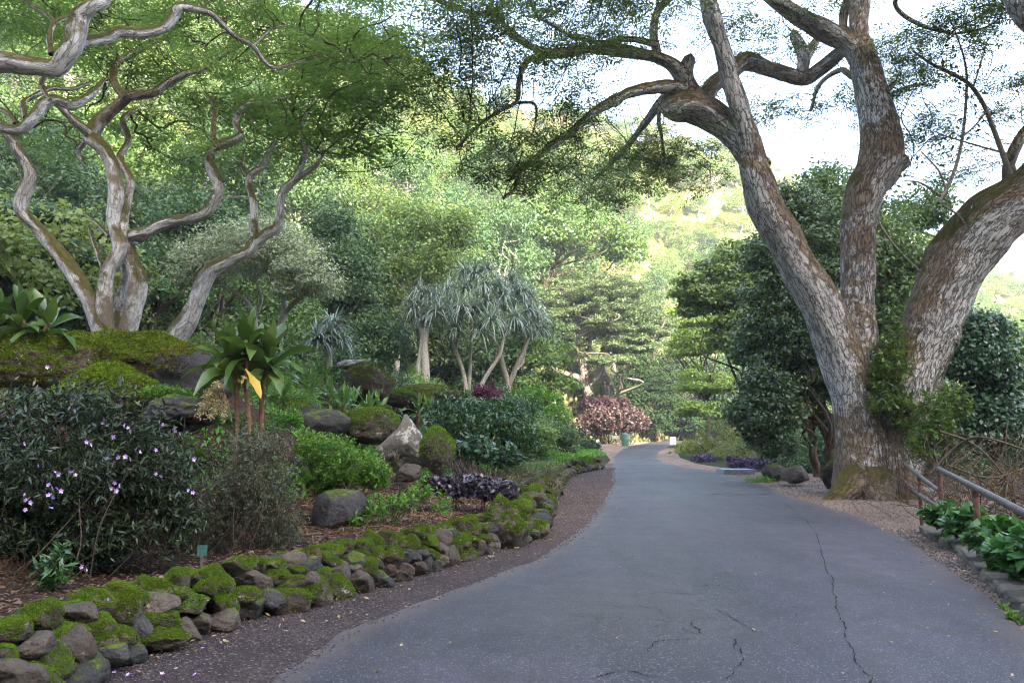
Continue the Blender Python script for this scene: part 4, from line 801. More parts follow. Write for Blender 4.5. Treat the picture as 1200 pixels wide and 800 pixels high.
# ------------------------------------------------------------------ rocks
import bmesh
def ico(sub):
    bm = bmesh.new(); bmesh.ops.create_icosphere(bm, subdivisions=sub, radius=1.0)
    V = np.array([v.co[:] for v in bm.verts]); T = np.array([[v.index for v in f.verts] for f in bm.faces]); bm.free(); return V, T
ICO5 = ico(5); ICO6 = ico(6)
def rock_shape(seed, chunky=0.55, rough=0.05, hi=False):
    r = np.random.default_rng(seed); V, T = ICO6 if hi else ICO5; n = unit(r.normal(size=(9, 3))); h = r.uniform(.55, 1.0, 9)
    dn = V@n.T; rad = np.where(dn > 0.05, h[None]/np.maximum(dn, .05), 9)
    k = 24.0; rs = -np.log(np.exp(-k*np.minimum(rad, 1.3)).sum(1)+np.exp(-k*1.08))/k
    rs = rs*chunky+(1-chunky)*0.92
    off = r.uniform(-50, 50, 3)
    d = np.array([mnoise.fractal(Vector(v*1.5+off), 0.9, 2.1, 5) for v in V]); d2 = np.array([mnoise.fractal(Vector(v*6+off), 0.8, 2.1, 4) for v in V])
    return V*(rs*(1+rough*1.6*d+rough*.5*d2))[:, None], T
def moss_pad(V, T, seed, amount, size, dens, lift=0.02):
    """tiny upright blades over the upward faces, in patches"""
    r = np.random.default_rng(seed+500); a, b, c = V[T[:, 0]], V[T[:, 1]], V[T[:, 2]]
    nn = np.cross(b-a, c-a); ar = np.linalg.norm(nn, axis=1); nn = nn/ar[:, None]; ctr = (a+b+c)/3; off = r.uniform(-30, 30, 3)
    f = np.array([mnoise.fractal(Vector(p*1.7+off), 1, 2, 4) for p in ctr])
    w_ = ar*((nn[:, 2]*0.75+f*0.55) > (0.55-amount*0.85)); n = int(dens)
    if w_.sum() <= 0: return None
    k = r.choice(len(T), n, p=w_/w_.sum()); u = r.uniform(0, 1, (n, 2)); m = u.sum(1) > 1; u[m] = 1-u[m]
    p = a[k]+(b[k]-a[k])*u[:, :1]+(c[k]-a[k])*u[:, 1:]
    lump = 0.5+0.5*np.array([mnoise.noise(Vector(q*7+off)) for q in p])
    d = unit(nn[k]+r.normal(0, .55, (n, 3))+np.array([0, 0, .4])); L = size*r.uniform(.6, 1.3, n)
    return leaf_quads(p+nn[k]*(lift*lump)[:, None], d, rng.normal(size=(n, 3)), L, L*.55, fold=0)
ROCKM = rock_mat('mossy_rock', [(0.035, 0.028, 0.022), (0.08, 0.062, 0.046), (0.14, 0.108, 0.078)], moss_amt=0.5)
ROCKB = rock_mat('bare_rock', [(0.036, 0.028, 0.022), (0.08, 0.062, 0.046), (0.15, 0.115, 0.08)], moss_amt=-0.05, lich_amt=.12)
ROCKD = rock_mat('dark_lava_rock', [(0.022, 0.022, 0.022), (0.045, 0.042, 0.04), (0.085, 0.078, 0.07)], moss_amt=0.15, lich_amt=0.0)
ROCKL = rock_mat('spotted_rock', [(0.07, 0.058, 0.048), (0.16, 0.14, 0.115), (0.26, 0.235, 0.2)], moss_amt=-0.2, lichen=(0.42, 0.39, 0.33), lich_amt=.6)
ROCKO = rock_mat('outcrop_rock', [(0.04, 0.028, 0.022), (0.085, 0.058, 0.042), (0.14, 0.095, 0.065)], moss_amt=.55, moss=((0.045, 0.075, 0.008), (0.11, 0.165, 0.018)))
MOSS = leaf_mat('moss_cushion', [(0.050, 0.098, 0.008), (0.085, 0.15, 0.012), (0.135, 0.205, 0.02)], transl=.3, rough=.7, spec=.1, vary=.45)
MOSSY = leaf_mat('moss_yellowish', [(0.075, 0.115, 0.010), (0.12, 0.165, 0.014), (0.17, 0.215, 0.024)], transl=.3, rough=.7, spec=.1)
MOSSB = leaf_mat('moss_brown', [(0.075, 0.085, 0.010), (0.12, 0.12, 0.014), (0.14, 0.11, 0.025)], transl=.25, rough=.8, spec=.1)
RP = []
for i in range(14):
    V, T = rock_shape(100+i, chunky=1.0 if i % 3 else .8, rough=.07); V = V*(np.array([1.05, 1.05, 1.05])/np.abs(V).max(0)); V = V*np.array([1, 1, 1]); me = mesh_np('rock', V, None, T, True)
    pads = []
    for am in (.26, .56):
        v, q = moss_pad(V, T, 100+i, am, .062, 8500); pads.append(mesh_np('moss', v, q))
    RP.append((me, pads))
def mats(me, m):
    if len(me.materials) == 0: me.materials.append(m)
def rock(name, label, loc, size, rz, mat, moss=None, proto=None, cat='rock', group=None, tilt=(0, 0)):
    me, pads = RP[rng.integers(len(RP)) if proto is None else proto]
    o = bpy.data.objects.new(name, me); COL.objects.link(o); mats(me, ROCKM)
    o.location = loc; o.rotation_euler = (tilt[0], tilt[1], rz); o.scale = size; tag(o, label, cat, group)
    o.material_slots[0].link = 'OBJECT'; o.material_slots[0].material = mat
    if moss is not None:
        mo = link('moss', pads[moss], None, o); mats(pads[moss], MOSS)
        if mat is ROCKD: mo.material_slots[0].link = 'OBJECT'; mo.material_slots[0].material = MOSSB
    return o
# --- the low dry stone wall along the bed: two to three courses laid loose
wy = np.linspace(3.2, 34, 1200); wx_ = xw(wy); arc = np.concatenate([[0], np.cumsum(np.hypot(np.diff(wx_), np.diff(wy)))])
def wall_at(s, back):
    y = np.interp(s, arc, wy); x = np.interp(s, arc, wx_); y2 = np.interp(s+.2, arc, wy); x2 = np.interp(s+.2, arc, wx_)
    tx, ty = x2-x, y2-y; l = math.hypot(tx, ty); tx /= l; ty /= l
    return x-ty*back, y+tx*back, math.atan2(ty, tx)
def wall_course(s0, s1, z, back, w0, w1, h, mossy, lab, grp):
    s = s0
    while s < s1:
        wd = rng.uniform(w0, w1)*(1.25 if rng.random() < .15 else 1); x, y, a = wall_at(s+wd/2, back+rng.normal(0, .02)); hh = h*rng.uniform(.8, 1.2)
        m = None
        if mossy > 0 and rng.random() < mossy: m = 1 if rng.random() < .55 else 0
        mat = ROCKM if m is not None else (ROCKB if rng.random() < .6 else ROCKD)
        l = lab[0] if m is not None else lab[1]
        rock('wall_stone', l, (x, y, z+rng.normal(0, .015)), (wd*.53, rng.uniform(.13, .19)*(1.0 if w1 < .5 else 1.4), hh*.55*(rng.uniform(.75, 1.15))), a+rng.normal(0, .2), mat, m, group=grp[0] if m is not None else grp[1], tilt=(rng.normal(0, .22), rng.normal(0, .22)))
        s += wd*rng.uniform(.92, 1.02)
LB = (('moss covered stone in the lowest course of the low wall beside the gravel', 'bare brown stone in the lowest course of the low wall beside the gravel'), ('moss capped stone in the middle course of the low wall beside the gravel', 'bare dark stone in the middle course of the low wall beside the gravel'),
      ('bright mossy stone along the top of the low wall beside the gravel', 'bare stone along the top of the low wall beside the gravel'))
GR = (('mossy stones of the lowest wall course', 'bare stones of the lowest wall course'), ('mossy stones of the middle wall course', 'bare stones of the middle wall course'), ('mossy stones along the wall top', 'bare stones along the wall top'))
near = 9.3
wall_course(0.0, near, .08, .02, .14, .40, .23, .22, LB[0], GR[0])
wall_course(0.1, near, .19, .07, .14, .34, .21, .6, LB[1], GR[1])
wall_course(0.05, near, .29, .16, .14, .36, .20, .75, LB[1], GR[1])
wall_course(0.0, near, .375, .28, .14, .34, .20, .85, LB[2], GR[2])
wall_course(0.1, near*.55, .36, .44, .12, .26, .15, .8, LB[2], GR[2])
wall_course(near, 30.5, .13, .05, .3, .65, .32, .3, LB[0], GR[0])
wall_course(near+.2, 30.5, .38, .25, .3, .65, .30, .8, LB[2], GR[2])
x, y, a = wall_at(8.55, .1)
rock('boulder', 'large squarish boulder ending the near stretch of mossy wall', (x, y, .3), (.40, .34, .38), a+.5, ROCKB, 0, 2, 'boulder')

def boulder(label, cx, cy_, rx, ry, Y, mat, moss=None, seed=1, chunky=.55, dens=9000, bsize=.05, name='boulder', ryd=1.0, rough=.06, mm=None, amount=.5, peak=0.0):
    """boulder given by its outline in the photo and its distance; its foot is sunk into the bed"""
    V, T = rock_shape(seed, chunky, rough, hi=rx > 60); s = Y/F; S = np.array([rx*s/.9, rx*s*ryd/.9, ry*s/.9]); V = V/np.abs(V).max(0)*.92; V[:, 0] = V[:, 0]*(1-peak*np.clip(V[:, 2]+.2, 0, 1)); V[:, 1] = V[:, 1]*(1-peak*np.clip(V[:, 2]+.2, 0, 1)); V = V*S
    c = P(cx, cy_, Y); o = link(name, mesh_np(name, V, None, T, True), mat, None, tuple(c)); o.rotation_euler = (0, 0, 0); tag(o, label, 'boulder')
    if moss:
        pad = moss_pad(V/S, T, seed, amount, .02, dens); 
        if pad:
            v, q = pad; v = v*S; C = v.reshape(-1, 4, 3); c0 = C[:, :1]; v2 = (c0+(C-c0)*(bsize/.02/ S.mean())).reshape(-1, 3)
            link('moss', mesh_np('moss', v2, q), mm or MOSS, o)
    return o
boulder('long moss covered outcrop at the left edge under the broad leaved plant', 50, 440, 95, 52, 10.6, ROCKO, 1, 3, .35, 26000, .035, ryd=.8, rough=.09, amount=.6, mm=MOSSY)
boulder('domed mossy outcrop below the winding white trunks', 160, 430, 88, 52, 11.4, ROCKO, 1, 8, .4, 24000, .035, ryd=.8, rough=.10, amount=.42, mm=MOSSY)
boulder('brown and green mossy hump in front of the domed outcrop', 118, 474, 66, 48, 9.9, ROCKO, 1, 5, .4, 16000, .032, ryd=.7, rough=.10, mm=MOSSY, amount=.5)
boulder('earthy slumped boulder behind the broad leaved yellowing plant', 222, 446, 52, 42, 11, ROCKD, 1, 12, .5, 7000, .03, mm=MOSSB, amount=.3)
boulder('black rough lava rock left of the dried flower spikes', 208, 482, 42, 24, 9.4, ROCKD, None, 14, .6, rough=.12)
boulder('tall rounded reddish mossy boulder with a pale slab on top', 428, 452, 34, 27, 21, ROCKM, 1, 15, .5, 7000, .03, mm=MOSSB, amount=.5)
boulder('pale flat slab resting on the reddish mossy boulder', 414, 428, 20, 7, 21.5, ROCKL, None, 16, .7)
boulder('wide low mossy boulder at the foot of the thick pale trunk', 500, 467, 42, 17, 25, ROCKM, 1, 17, .5, 8000, .035, mm=MOSSB, amount=.6)
boulder('mossy boulder left of the big spotted boulder', 437, 498, 36, 23, 15.5, ROCKM, 1, 18, .5, 8000, .025, amount=.45)
boulder('dark smooth boulder behind the bright green fern bush', 382, 498, 30, 19, 15, ROCKD, None, 19, .5)
boulder('dark mossy boulder under the broad leaved clump', 352, 490, 30, 20, 16, ROCKD, 1, 20, .5, 4000, .025, amount=.2)
boulder('big pale spotted boulder leaning up to a blunt peak', 474, 524, 34, 38, 13.4, ROCKL, None, 23, .95, rough=.06, peak=.62)
boulder('bright green mossy boulder leaning on the big spotted one', 512, 528, 21, 30, 13.1, ROCKM, 1, 24, .5, 7000, .022, amount=.9)
boulder('small brown stone in front of the big spotted boulder', 480, 555, 17, 12, 12.2, ROCKB, None, 25, .8)
boulder('smooth dark rounded boulder half buried in the brown mulch', 396, 598, 34, 24, 10.0, ROCKD, None, 37, .75, rough=.05)
boulder('light mossy boulder low behind the spiky plants', 470, 468, 22, 12, 20, ROCKM, 1, 27, .5, 4000, .03, amount=.5)
boulder('upright mossy boulder leaning on the giant trunk base at its left', 978, 556, 21, 19, 20.5, ROCKM, 1, 31, .7, 3000, .02, mm=MOSSB, amount=.1)
boulder('brown boulder under the dark evergreen nearest the giant trunk', 934, 557, 17, 12, 23, ROCKB, None, 32, .6)
boulder('dark brown boulder beside the concrete slab at the road edge', 908, 553, 15, 10, 25, ROCKD, None, 33, .6)
boulder('small flat dark stone lying alone on the pale dirt', 977, 592, 7.5, 2.6, 17.6, ROCKD, None, 34, .6, name='stone')
for i, (cx, cy_, rx, ry, Y) in enumerate([(686, 546, 16, 7, 34), (700, 548, 12, 6, 36), (668, 545, 14, 8, 31)]):
    boulder(['grey edging boulder under the green mat where the verge widens', 'small grey boulder at the tip of the green mat', 'dark edging boulder left of the grey ones under the mat'][i], cx, cy_, rx, ry, Y, ROCKD if i else ROCKB, None, 40+i, .6)
# --- flat kerb stones on the right
KP = []
for i in range(5):
    V, T = ICO5; r = np.random.default_rng(900+i); p_ = 10.0; rad = (np.abs(V)**p_).sum(1)**(-1/p_); off = r.uniform(-40, 40, 3); W_ = V*rad[:, None]
    d = np.array([mnoise.fractal(Vector(v*1.4+off), .9, 2.1, 5) for v in V]); W_ = W_*(1+.10*d)[:, None]; KP.append((mesh_np('kerb_stone', W_, None, T, True), None))
KM = rock_mat('kerb_stone', [(0.06, 0.05, 0.042), (0.13, 0.11, 0.09), (0.2, 0.17, 0.135)], moss_amt=-.1, lich_amt=.1, sc=1.6)
yk_ = 4.6
while yk_ < 12.4:
    l = rng.uniform(.45, .85); x = float(xk(yk_+l/2)); d = math.atan2(1, .36)
    RP.append(KP[rng.integers(5)]); o = rock('kerb_stone', 'flat brown kerb stone in the edging line below the railing', (x+.20, yk_+l/2, .02), (l*.49, .25, .095), d+rng.normal(0, .04), KM, None, -1, cat='kerb stone', group='kerb stones below the railing'); yk_ += l*.98
# ------------------------------------------------------------------ plants of the bed and the road edges
def stem_mat(n, c): return plain_mat(n, c, .85, var=.4, scale=20, spec=.15)
STEM_B = stem_mat('stem_brown', (0.075, 0.055, 0.036)); STEM_G = stem_mat('stem_green', (0.07, 0.09, 0.03)); STEM_R = stem_mat('stem_reddish', (0.22, 0.12, 0.075)); STEM_T = stem_mat('stem_tan', (0.24, 0.19, 0.125))
SH = {
 'flowering': leaf_mat('leaf_lance_dark', [(0.012, 0.026, 0.013), (0.020, 0.038, 0.017), (0.030, 0.050, 0.022), (0.045, 0.065, 0.03)], transl=.18, rough=.38, spec=.5),
 'grey': leaf_mat('leaf_grey_brown', [(0.05, 0.058, 0.042), (0.075, 0.085, 0.06), (0.115, 0.12, 0.088)], transl=.2, rough=.5),
 'fern': leaf_mat('leaf_fern_bright', [(0.06, 0.15, 0.018), (0.09, 0.205, 0.026), (0.125, 0.26, 0.038)], transl=.4),
 'purple': leaf_mat('leaf_purple_black', [(0.022, 0.014, 0.02), (0.035, 0.022, 0.032), (0.055, 0.038, 0.052)], green=False, transl=.1, rough=.28, spec=.7),
 'gloss': leaf_mat('leaf_glossy_dark', [(0.022, 0.060, 0.02), (0.036, 0.088, 0.026), (0.055, 0.12, 0.036)], transl=.2, rough=.3, spec=.6),
 'heart': leaf_mat('leaf_heart', [(0.022, 0.075, 0.02), (0.035, 0.11, 0.028), (0.06, 0.16, 0.04)], transl=.3, rough=.32, spec=.5),
 'grass': leaf_mat('blade_grey_green', [(0.07, 0.09, 0.045), (0.10, 0.125, 0.065), (0.16, 0.16, 0.10)], transl=.3),
 'lime': leaf_mat('leaf_lime', [(0.14, 0.2, 0.02), (0.19, 0.26, 0.03), (0.25, 0.3, 0.05)], transl=.4),
}
def shrub(name, label, px, Y, lobes, mat, L, W, per=12, tw=.35, stem=None, group=None, cat='shrub', upb=.5, shell=.35, nst=26, rs=.008, droop=.2, base=None, spreadleaf=.9, fold=.14, stemrad=.12):
    """lobes: (cx, cy, rx, ry, dY, twigs); leaves sit along the last part of every twig"""
    base = on(px, 0, Y) if base is None else np.array(base); root = thing(name, label, cat, tuple(base), group); T_ = []; dirs = []
    for cx, cy_, rx, ry, dy, n in lobes:
        c = P(cx, cy_, Y+dy)-base; s = (Y+dy)/F; q = ellipsoid_pts(n, shell); m = q[:, 2] < -.4; q[m, 2] *= .6
        T_.append(c+q*np.array([rx*s, rx*s*.85, ry*s])); dirs.append(q)
    tip = np.vstack(T_); q = np.vstack(dirs); n = len(tip)
    d = unit(q*.8+np.array([0, 0, upb])+rng.normal(0, .3, (n, 3))); st = tip-d*tw
    f = rng.uniform(.0, 1, (n, per)); C = (st[:, None]+(tip-st)[:, None]*f[..., None]).reshape(-1, 3); dd = np.repeat(d, per, 0)
    side = rand_unit(n*per); side = unit(side-dd*np.sum(side*dd, 1)[:, None]); D = dd*rng.uniform(.2, .9, (n*per, 1))+side*spreadleaf+np.array([0, 0, -droop])
    ll = L*rng.uniform(.6, 1.25, n*per); V, Q = leaf_quads(C, D, np.array([0, 0, 1.0])+rng.normal(0, .45, D.shape), ll, ll*W/L, fold=fold)
    link('foliage', mesh_np('foliage', V, Q), mat, root); tb = Tubes()
    for j in rng.permutation(n)[:nst]:
        b0 = np.array([rng.normal(0, stemrad), rng.normal(0, stemrad), -.15])+np.array([st[j][0]*.45, st[j][1]*.45, 0]); gzz = ZG(base[0]+b0[0], base[1]+b0[1])-base[2]; b0[2] = gzz-.08
        pp = limb_path(b0, tip[j], .06, 4); tb.add(pp, np.linspace(rs, rs*.35, len(pp)), 5, cap=False)
    link('stems', tb.mesh('stems'), stem or STEM_B, root)
    return root, tip
def blossom(n_pet, r, mat_name, col):
    V = []; Q = []; 
    for k in range(n_pet):
        a = k*6.283/n_pet; d = np.array([[math.cos(a), math.sin(a), .25]]); v, q = leaf_quads(np.zeros((1, 3)), d, np.array([[0, 0, 1.0]]), r, r*.75, fold=.1); V.append(v); Q.append(q+4*k)
    me = mesh_np('flower', np.vstack(V), np.vstack(Q)); me.materials.append(leaf_mat(mat_name, [col], green=False, transl=.35, vary=.3, tint=(1, .9, 1))); return me
FLOW = blossom(5, .021, 'petal_violet', (0.42, 0.19, 0.52))

r_, tip = shrub('flowering_shrub', 'large dark leaved shrub with scattered violet flowers at the lower left', 90, 7.4,
    [(60, 545, 110, 85, 0, 560), (165, 545, 75, 80, .2, 380), (40, 625, 70, 50, -.1, 220), (120, 620, 70, 40, 0, 190), (90, 470, 80, 34, .4, 150), (205, 600, 44, 60, .1, 150), (10, 500, 50, 60, .3, 140)], SH['flowering'], .085, .022, per=15, tw=.42, stem=STEM_B, nst=80, rs=.007, stemrad=.35, upb=.35)
base = np.array(r_.location)
for fx, fy, dY in [(64, 553, -1.0), (83, 553, -1.0), (57, 568, -1.0), (57, 580, -1.0), (66, 572, -1), (30, 586, -1.05), (30, 597, -1.05), (29, 579, -1.05), (132, 512, -.7), (120, 496, -.6), (82, 478, -.5), (101, 518, -.8), (126, 537, -.8), (139, 536, -.8), (147, 535, -.8), (145, 498, -.6), (183, 555, -.7), (131, 572, -.9), (134, 566, -.9), (160, 526, -.6), (186, 494, -.4), (55, 430, -.1), (222, 535, -.6), (205, 505, -.4), (60, 595, -1), (44, 545, -1), (221, 574, -.7), (96, 664, -.8), (28, 520, -.8), (183, 527, -.6)]:
    for k in range(2 if rng.random() < .5 else 1):
        o = link('flower', FLOW, None, r_); o.location = P(fx+k*5, fy+k*3, 7.4+dY)-base; o.rotation_euler = (R(70)+rng.normal(0, .4), rng.normal(0, .4), rng.uniform(0, 6.28)); s = rng.uniform(.8, 1.25); o.scale = (s, s, s)
shrub('twiggy_shrub', 'wispy grey brown twiggy shrub beside the dark flowering shrub', 295, 8.6, [(295, 560, 62, 66, 0, 420), (262, 590, 40, 60, -.1, 170), (325, 600, 40, 50, 0, 170), (300, 510, 50, 24, .1, 120)], SH['grey'], .05, .011, per=24, tw=.45, stem=STEM_B, nst=80, rs=.005, stemrad=.25, upb=.6)
shrub('leafy_shrub', 'small broad leaved sprig at the foot of the dark flowering shrub', 58, 6.5, [(62, 660, 22, 24, 0, 26)], SH['gloss'], .11, .035, per=9, tw=.16, stem=STEM_G, nst=12, upb=.8)
shrub('fern_bush', 'bright green ferny bush in front of the boulders', 395, 11.3, [(385, 530, 40, 26, 0, 230), (415, 548, 46, 30, -.2, 300), (370, 560, 30, 24, -.2, 130), (435, 560, 26, 18, -.2, 90), (360, 520, 20, 18, .2, 70)], SH['fern'], .055, .024, per=16, tw=.16, stem=STEM_G, nst=30, upb=.5)
shrub('leafy_weeds', 'sprawling light green weeds around the buried dark boulder', 440, 10.2, [(432, 592, 34, 16, 0, 60), (470, 585, 22, 12, .2, 34), (412, 606, 22, 12, -.2, 36), (495, 572, 20, 14, .6, 28), (520, 588, 12, 16, .4, 14)], SH['fern'], .075, .03, per=8, tw=.14, stem=STEM_G, nst=30, cat='plant', upb=.7)
shrub('purple_groundcover', 'low mound of dark purple glossy leaves behind the wall', 560, 12.4, [(548, 568, 46, 14, 0, 260), (580, 574, 30, 13, -.4, 170), (515, 566, 24, 10, .2, 90)], SH['purple'], .085, .05, per=9, tw=.12, stem=STEM_R, nst=20, cat='plant', upb=.6)
shrub('leafy_shrub', 'dark green shrub mass behind the bright mossy boulder', 570, 17.5, [(560, 495, 62, 30, 0, 300), (605, 510, 36, 26, -.5, 180), (530, 480, 36, 24, .4, 120), (595, 480, 40, 22, .6, 110)], SH['gloss'], .14, .04, per=13, tw=.35, stem=STEM_B, nst=40)
shrub('leafy_shrub', 'blue green broad leaved plants with pale stems in front of the dark shrub mass', 575, 15, [(560, 525, 26, 18, 0, 60), (590, 532, 26, 14, -.3, 60)], LM['blue'], .17, .07, per=8, tw=.2, stem=STEM_T, nst=30, cat='plant', upb=.8)
shrub('grey_grass_clump', 'tangle of thin grey green stalks behind the purple mound', 625, 17, [(610, 552, 26, 12, 0, 110), (640, 548, 26, 12, 1.5, 110), (600, 565, 16, 10, -1, 50)], SH['grass'], .2, .012, per=9, tw=.2, stem=STEM_T, nst=50, cat='plant', upb=1.0)
shrub('red_leaved_shrub', 'wine red shrub under the screw pines', 572, 31, [(573, 462, 20, 16, 0, 110), (560, 458, 10, 8, 0, 30)], LM['wine'], .16, .06, per=12, tw=.3, nst=14)
shrub('copper_bush', 'round coppery pink bush with a darker crest on the left at the road bend', 718, 86, [(722, 492, 38, 22, 0, 420), (695, 496, 24, 20, 0, 160), (745, 494, 18, 18, 0, 110)], LM['copper'], .3, .18, per=16, tw=.8, nst=24, rs=.05, cat='bush', shell=.6)
shrub('purple_bush', 'dark purple bush rising behind the coppery pink one', 700, 88, [(698, 474, 22, 12, 0, 150), (720, 472, 20, 9, 0, 110)], LM['copper_dark'], .4, .24, per=9, tw=.8, nst=16, rs=.05, cat='bush', shell=.6)
shrub('clipped_shrub', 'round green clipped shrub left of the coppery bush', 664, 47, [(664, 516, 19, 14, 0, 300)], LM['mid'], .09, .05, per=16, tw=.2, nst=14, cat='bush', shell=.8)
shrub('leafy_shrub', 'bluish shrub between the clipped shrub and the gravel apron', 692, 50, [(692, 522, 14, 12, 0, 90), (680, 508, 8, 6, 1, 30)], LM['blue'], .2, .09, per=10, tw=.3, nst=12)
shrub('green_mat', 'low bright green mat spilling over the edging where the verge widens', 668, 37, [(655, 536, 22, 7, -2, 170), (680, 538, 20, 6, 1, 150), (700, 543, 12, 4, 2, 70), (640, 532, 16, 7, -3, 90)], LM['bright'], .1, .05, per=12, tw=.14, nst=10, cat='plant', shell=.6)
shrub('fern_mound', 'soft light green mound of foliage right of the screw pines', 628, 46, [(625, 472, 38, 22, 0, 260), (650, 488, 22, 14, -1, 110), (600, 470, 18, 16, 0, 80)], LM['bright'], .2, .09, per=13, tw=.4, nst=14, cat='bush', shell=.7)
shrub('sunny_shrub', 'pale yellow green shrub on the inside of the road bend', 842, 47, [(842, 510, 32, 24, 0, 260), (862, 500, 24, 24, 1, 130), (820, 522, 22, 13, -1, 130), (858, 528, 28, 13, -4, 130), (878, 522, 20, 16, -6, 80)], LM['yellow'], .13, .06, per=13, tw=.35, nst=24, shell=.5)
shrub('lime_groundcover', 'lime coloured low plants at the tip of the bend by the white marker', 806, 55, [(805, 525, 18, 12, 0, 160), (790, 531, 8, 6, -2, 40)], SH['lime'], .12, .06, per=12, tw=.25, nst=10, cat='plant', shell=.6)
shrub('violet_groundcover', 'violet leaved clump at the road edge below the pale yellow green shrub', 828, 40, [(826, 540, 16, 9, 0, 120)], LM['violet'], .13, .06, per=12, tw=.2, nst=10, cat='plant')
shrub('violet_groundcover', 'dark violet leaved row beyond the concrete slab', 882, 31, [(880, 543, 26, 8, 0, 170), (860, 540, 12, 7, 1, 60)], LM['violet'], .12, .06, per=12, tw=.2, nst=10, cat='plant')
shrub('grass_tuft', 'bright green tuft beside the concrete slab at the road edge', 896, 24.5, [(890, 562, 18, 5, 0, 90), (908, 560, 9, 4, .5, 30)], LM['bright'], .14, .016, per=8, tw=.1, nst=6, cat='plant', upb=1.2)
shrub('leafy_shrub', 'glossy dark shrub under the big evergreen at the road edge', 890, 26, [(898, 505, 32, 34, 0, 190), (915, 520, 36, 24, -.6, 140)], SH['gloss'], .16, .06, per=11, tw=.35, nst=20)
shrub('trunk_creeper', 'leafy light green creeper clinging in the fork of the giant trunk', 1045, 18.75, [(1045, 425, 26, 36, 0, 110), (1040, 465, 28, 34, -.15, 120), (1062, 490, 20, 26, -.2, 70), (1030, 440, 18, 30, -.1, 50), (1050, 395, 16, 22, .1, 30)], leaf_mat('leaf_creeper', [(0.05, 0.105, 0.024), (0.08, 0.145, 0.034), (0.13, 0.195, 0.05)]), .16, .07, per=7, tw=.25, nst=24, cat='creeper', base=P(1045, 535, 18.5))
shrub('leafy_shrub', 'light leaved hanging sprays between the giant trunk and the railing', 1095, 17.6, [(1095, 495, 26, 42, 0, 120), (1080, 520, 18, 26, 0, 60), (1115, 470, 24, 30, .6, 60)], leaf_mat('leaf_creeper', []), .14, .06, per=10, tw=.3, nst=20)
shrub('heart_leaved_plants', 'dense dark green heart leaved plants behind the railing posts', 1150, 9.9, [(1105, 603, 22, 13, 1.6, 40), (1135, 612, 30, 18, .8, 60), (1172, 630, 34, 26, -.6, 80), (1205, 648, 34, 34, -1.8, 70), (1240, 640, 40, 40, -2.6, 60), (1180, 650, 24, 20, -1.2, 40)], SH['heart'], .17, .11, per=7, tw=.15, nst=40, stem=STEM_G, cat='plant', upb=.5, base=(6.4, 9.4, -.2), fold=.06)
shrub('leafy_weeds', 'small bright weeds along the kerb stones at the lower right', 1185, 6.9, [(1187, 722, 7, 8, 0, 12), (1176, 712, 5, 5, .4, 6), (1198, 728, 6, 6, -.1, 8)], SH['fern'], .06, .03, per=6, tw=.05, nst=4, cat='plant', base=(4.1, 6.8, 0))
# brown tangle of dry stems below the railing
root = thing('dry_thicket', 'tangle of bare brown stems beyond the railing', 'thicket', tuple(on(1150, 0, 14.5)), None); tb = Tubes(); b0 = np.array(root.location)
for i in range(330):
    a = P(rng.uniform(1085, 1300), rng.uniform(560, 640), rng.uniform(13, 17))-b0; L = rng.uniform(.8, 2.4); az = rng.normal(0, .8)+(0 if rng.random() < .6 else math.pi)
    b = a+np.array([math.cos(az)*L*.8, rng.normal(0, .5), L*rng.uniform(.1, .75)]); pp = limb_path(a, b, .08, 4, sag=rng.uniform(-.05, .07)); tb.add(pp, np.linspace(.010, .004, len(pp))*rng.uniform(.5, 1.4), 5, cap=False)
for p4 in ([(1090, 555), (1120, 524), (1150, 512), (1210, 530)], [(1100, 505), (1140, 520), (1175, 555), (1190, 590)], [(1110, 545), (1160, 560), (1210, 545)]):
    S = catmull(np.array([P(a, b, 14+rng.normal(0, .3))-b0 for a, b in p4]), 6); tb.add(S, np.linspace(.026, .015, len(S)), 7, .05)
link('stems', tb.mesh('stems'), stem_mat('stem_dry', (0.12, 0.085, 0.058)), root)
n = 900; C = np.array([P(rng.uniform(1100, 1290), rng.uniform(545, 640), rng.uniform(13, 17))-b0 for _ in range(n)])
link('leaves', leaves_mesh('leaves', C, rand_unit(n), rand_unit(n), .1, .05), leaf_mat('leaf_dry', [(0.16, 0.09, 0.05), (0.22, 0.13, 0.07), (0.09, 0.11, 0.04)]), root)

# --- broad strap leaved plants (each leaf an arched blade)
def blade_mesh(C, D, L, W, arch, k=7, cup=.18, tilt=None):
    V = []; Q = []; o = 0
    for c, d, l, w_, ar in zip(C, D, L, W, arch):
        d = d/np.linalg.norm(d); s = np.cross(d, [0, 0, 1.0]); s = s/max(np.linalg.norm(s), 1e-3); u = np.cross(s, d); t = np.linspace(0, 1, k)
        roll = rng.normal(0, .35); s2 = s*math.cos(roll)+u*math.sin(roll); wid = w_*np.array([.28, .55, .92, 1.0, .86, .5, .03]); wav = rng.normal(0, .012, k)
        p = c+d*(l*t*(1-.12*ar*t))[:, None]-np.array([0, 0, 1])*(l*ar*.62*t**2.3)[:, None]
        n = unit(np.cross(s2[None], np.gradient(p, axis=0))); 
        a = p+s2*(wid*.5)[:, None]+n*(wid*cup+wav)[:, None]; b = p-s2*(wid*.5)[:, None]+n*(wid*cup-wav)[:, None]
        V += [np.stack([a, p, b], 1).reshape(-1, 3)]
        for i in range(k-1):
            for j in range(2): q = o+3*i+j; Q.append([q, q+1, q+4, q+3])
        o += 3*k
    return np.vstack(V), np.array(Q)
def ti_leafmat(name, cols):
    return leaf_mat(name, cols, transl=.32, rough=.28, spec=.55, vary=.1)
TI = ti_leafmat('leaf_strap_green', [(0.03, 0.075, 0.016), (0.045, 0.10, 0.022), (0.07, 0.13, 0.03), (0.10, 0.15, 0.04)])
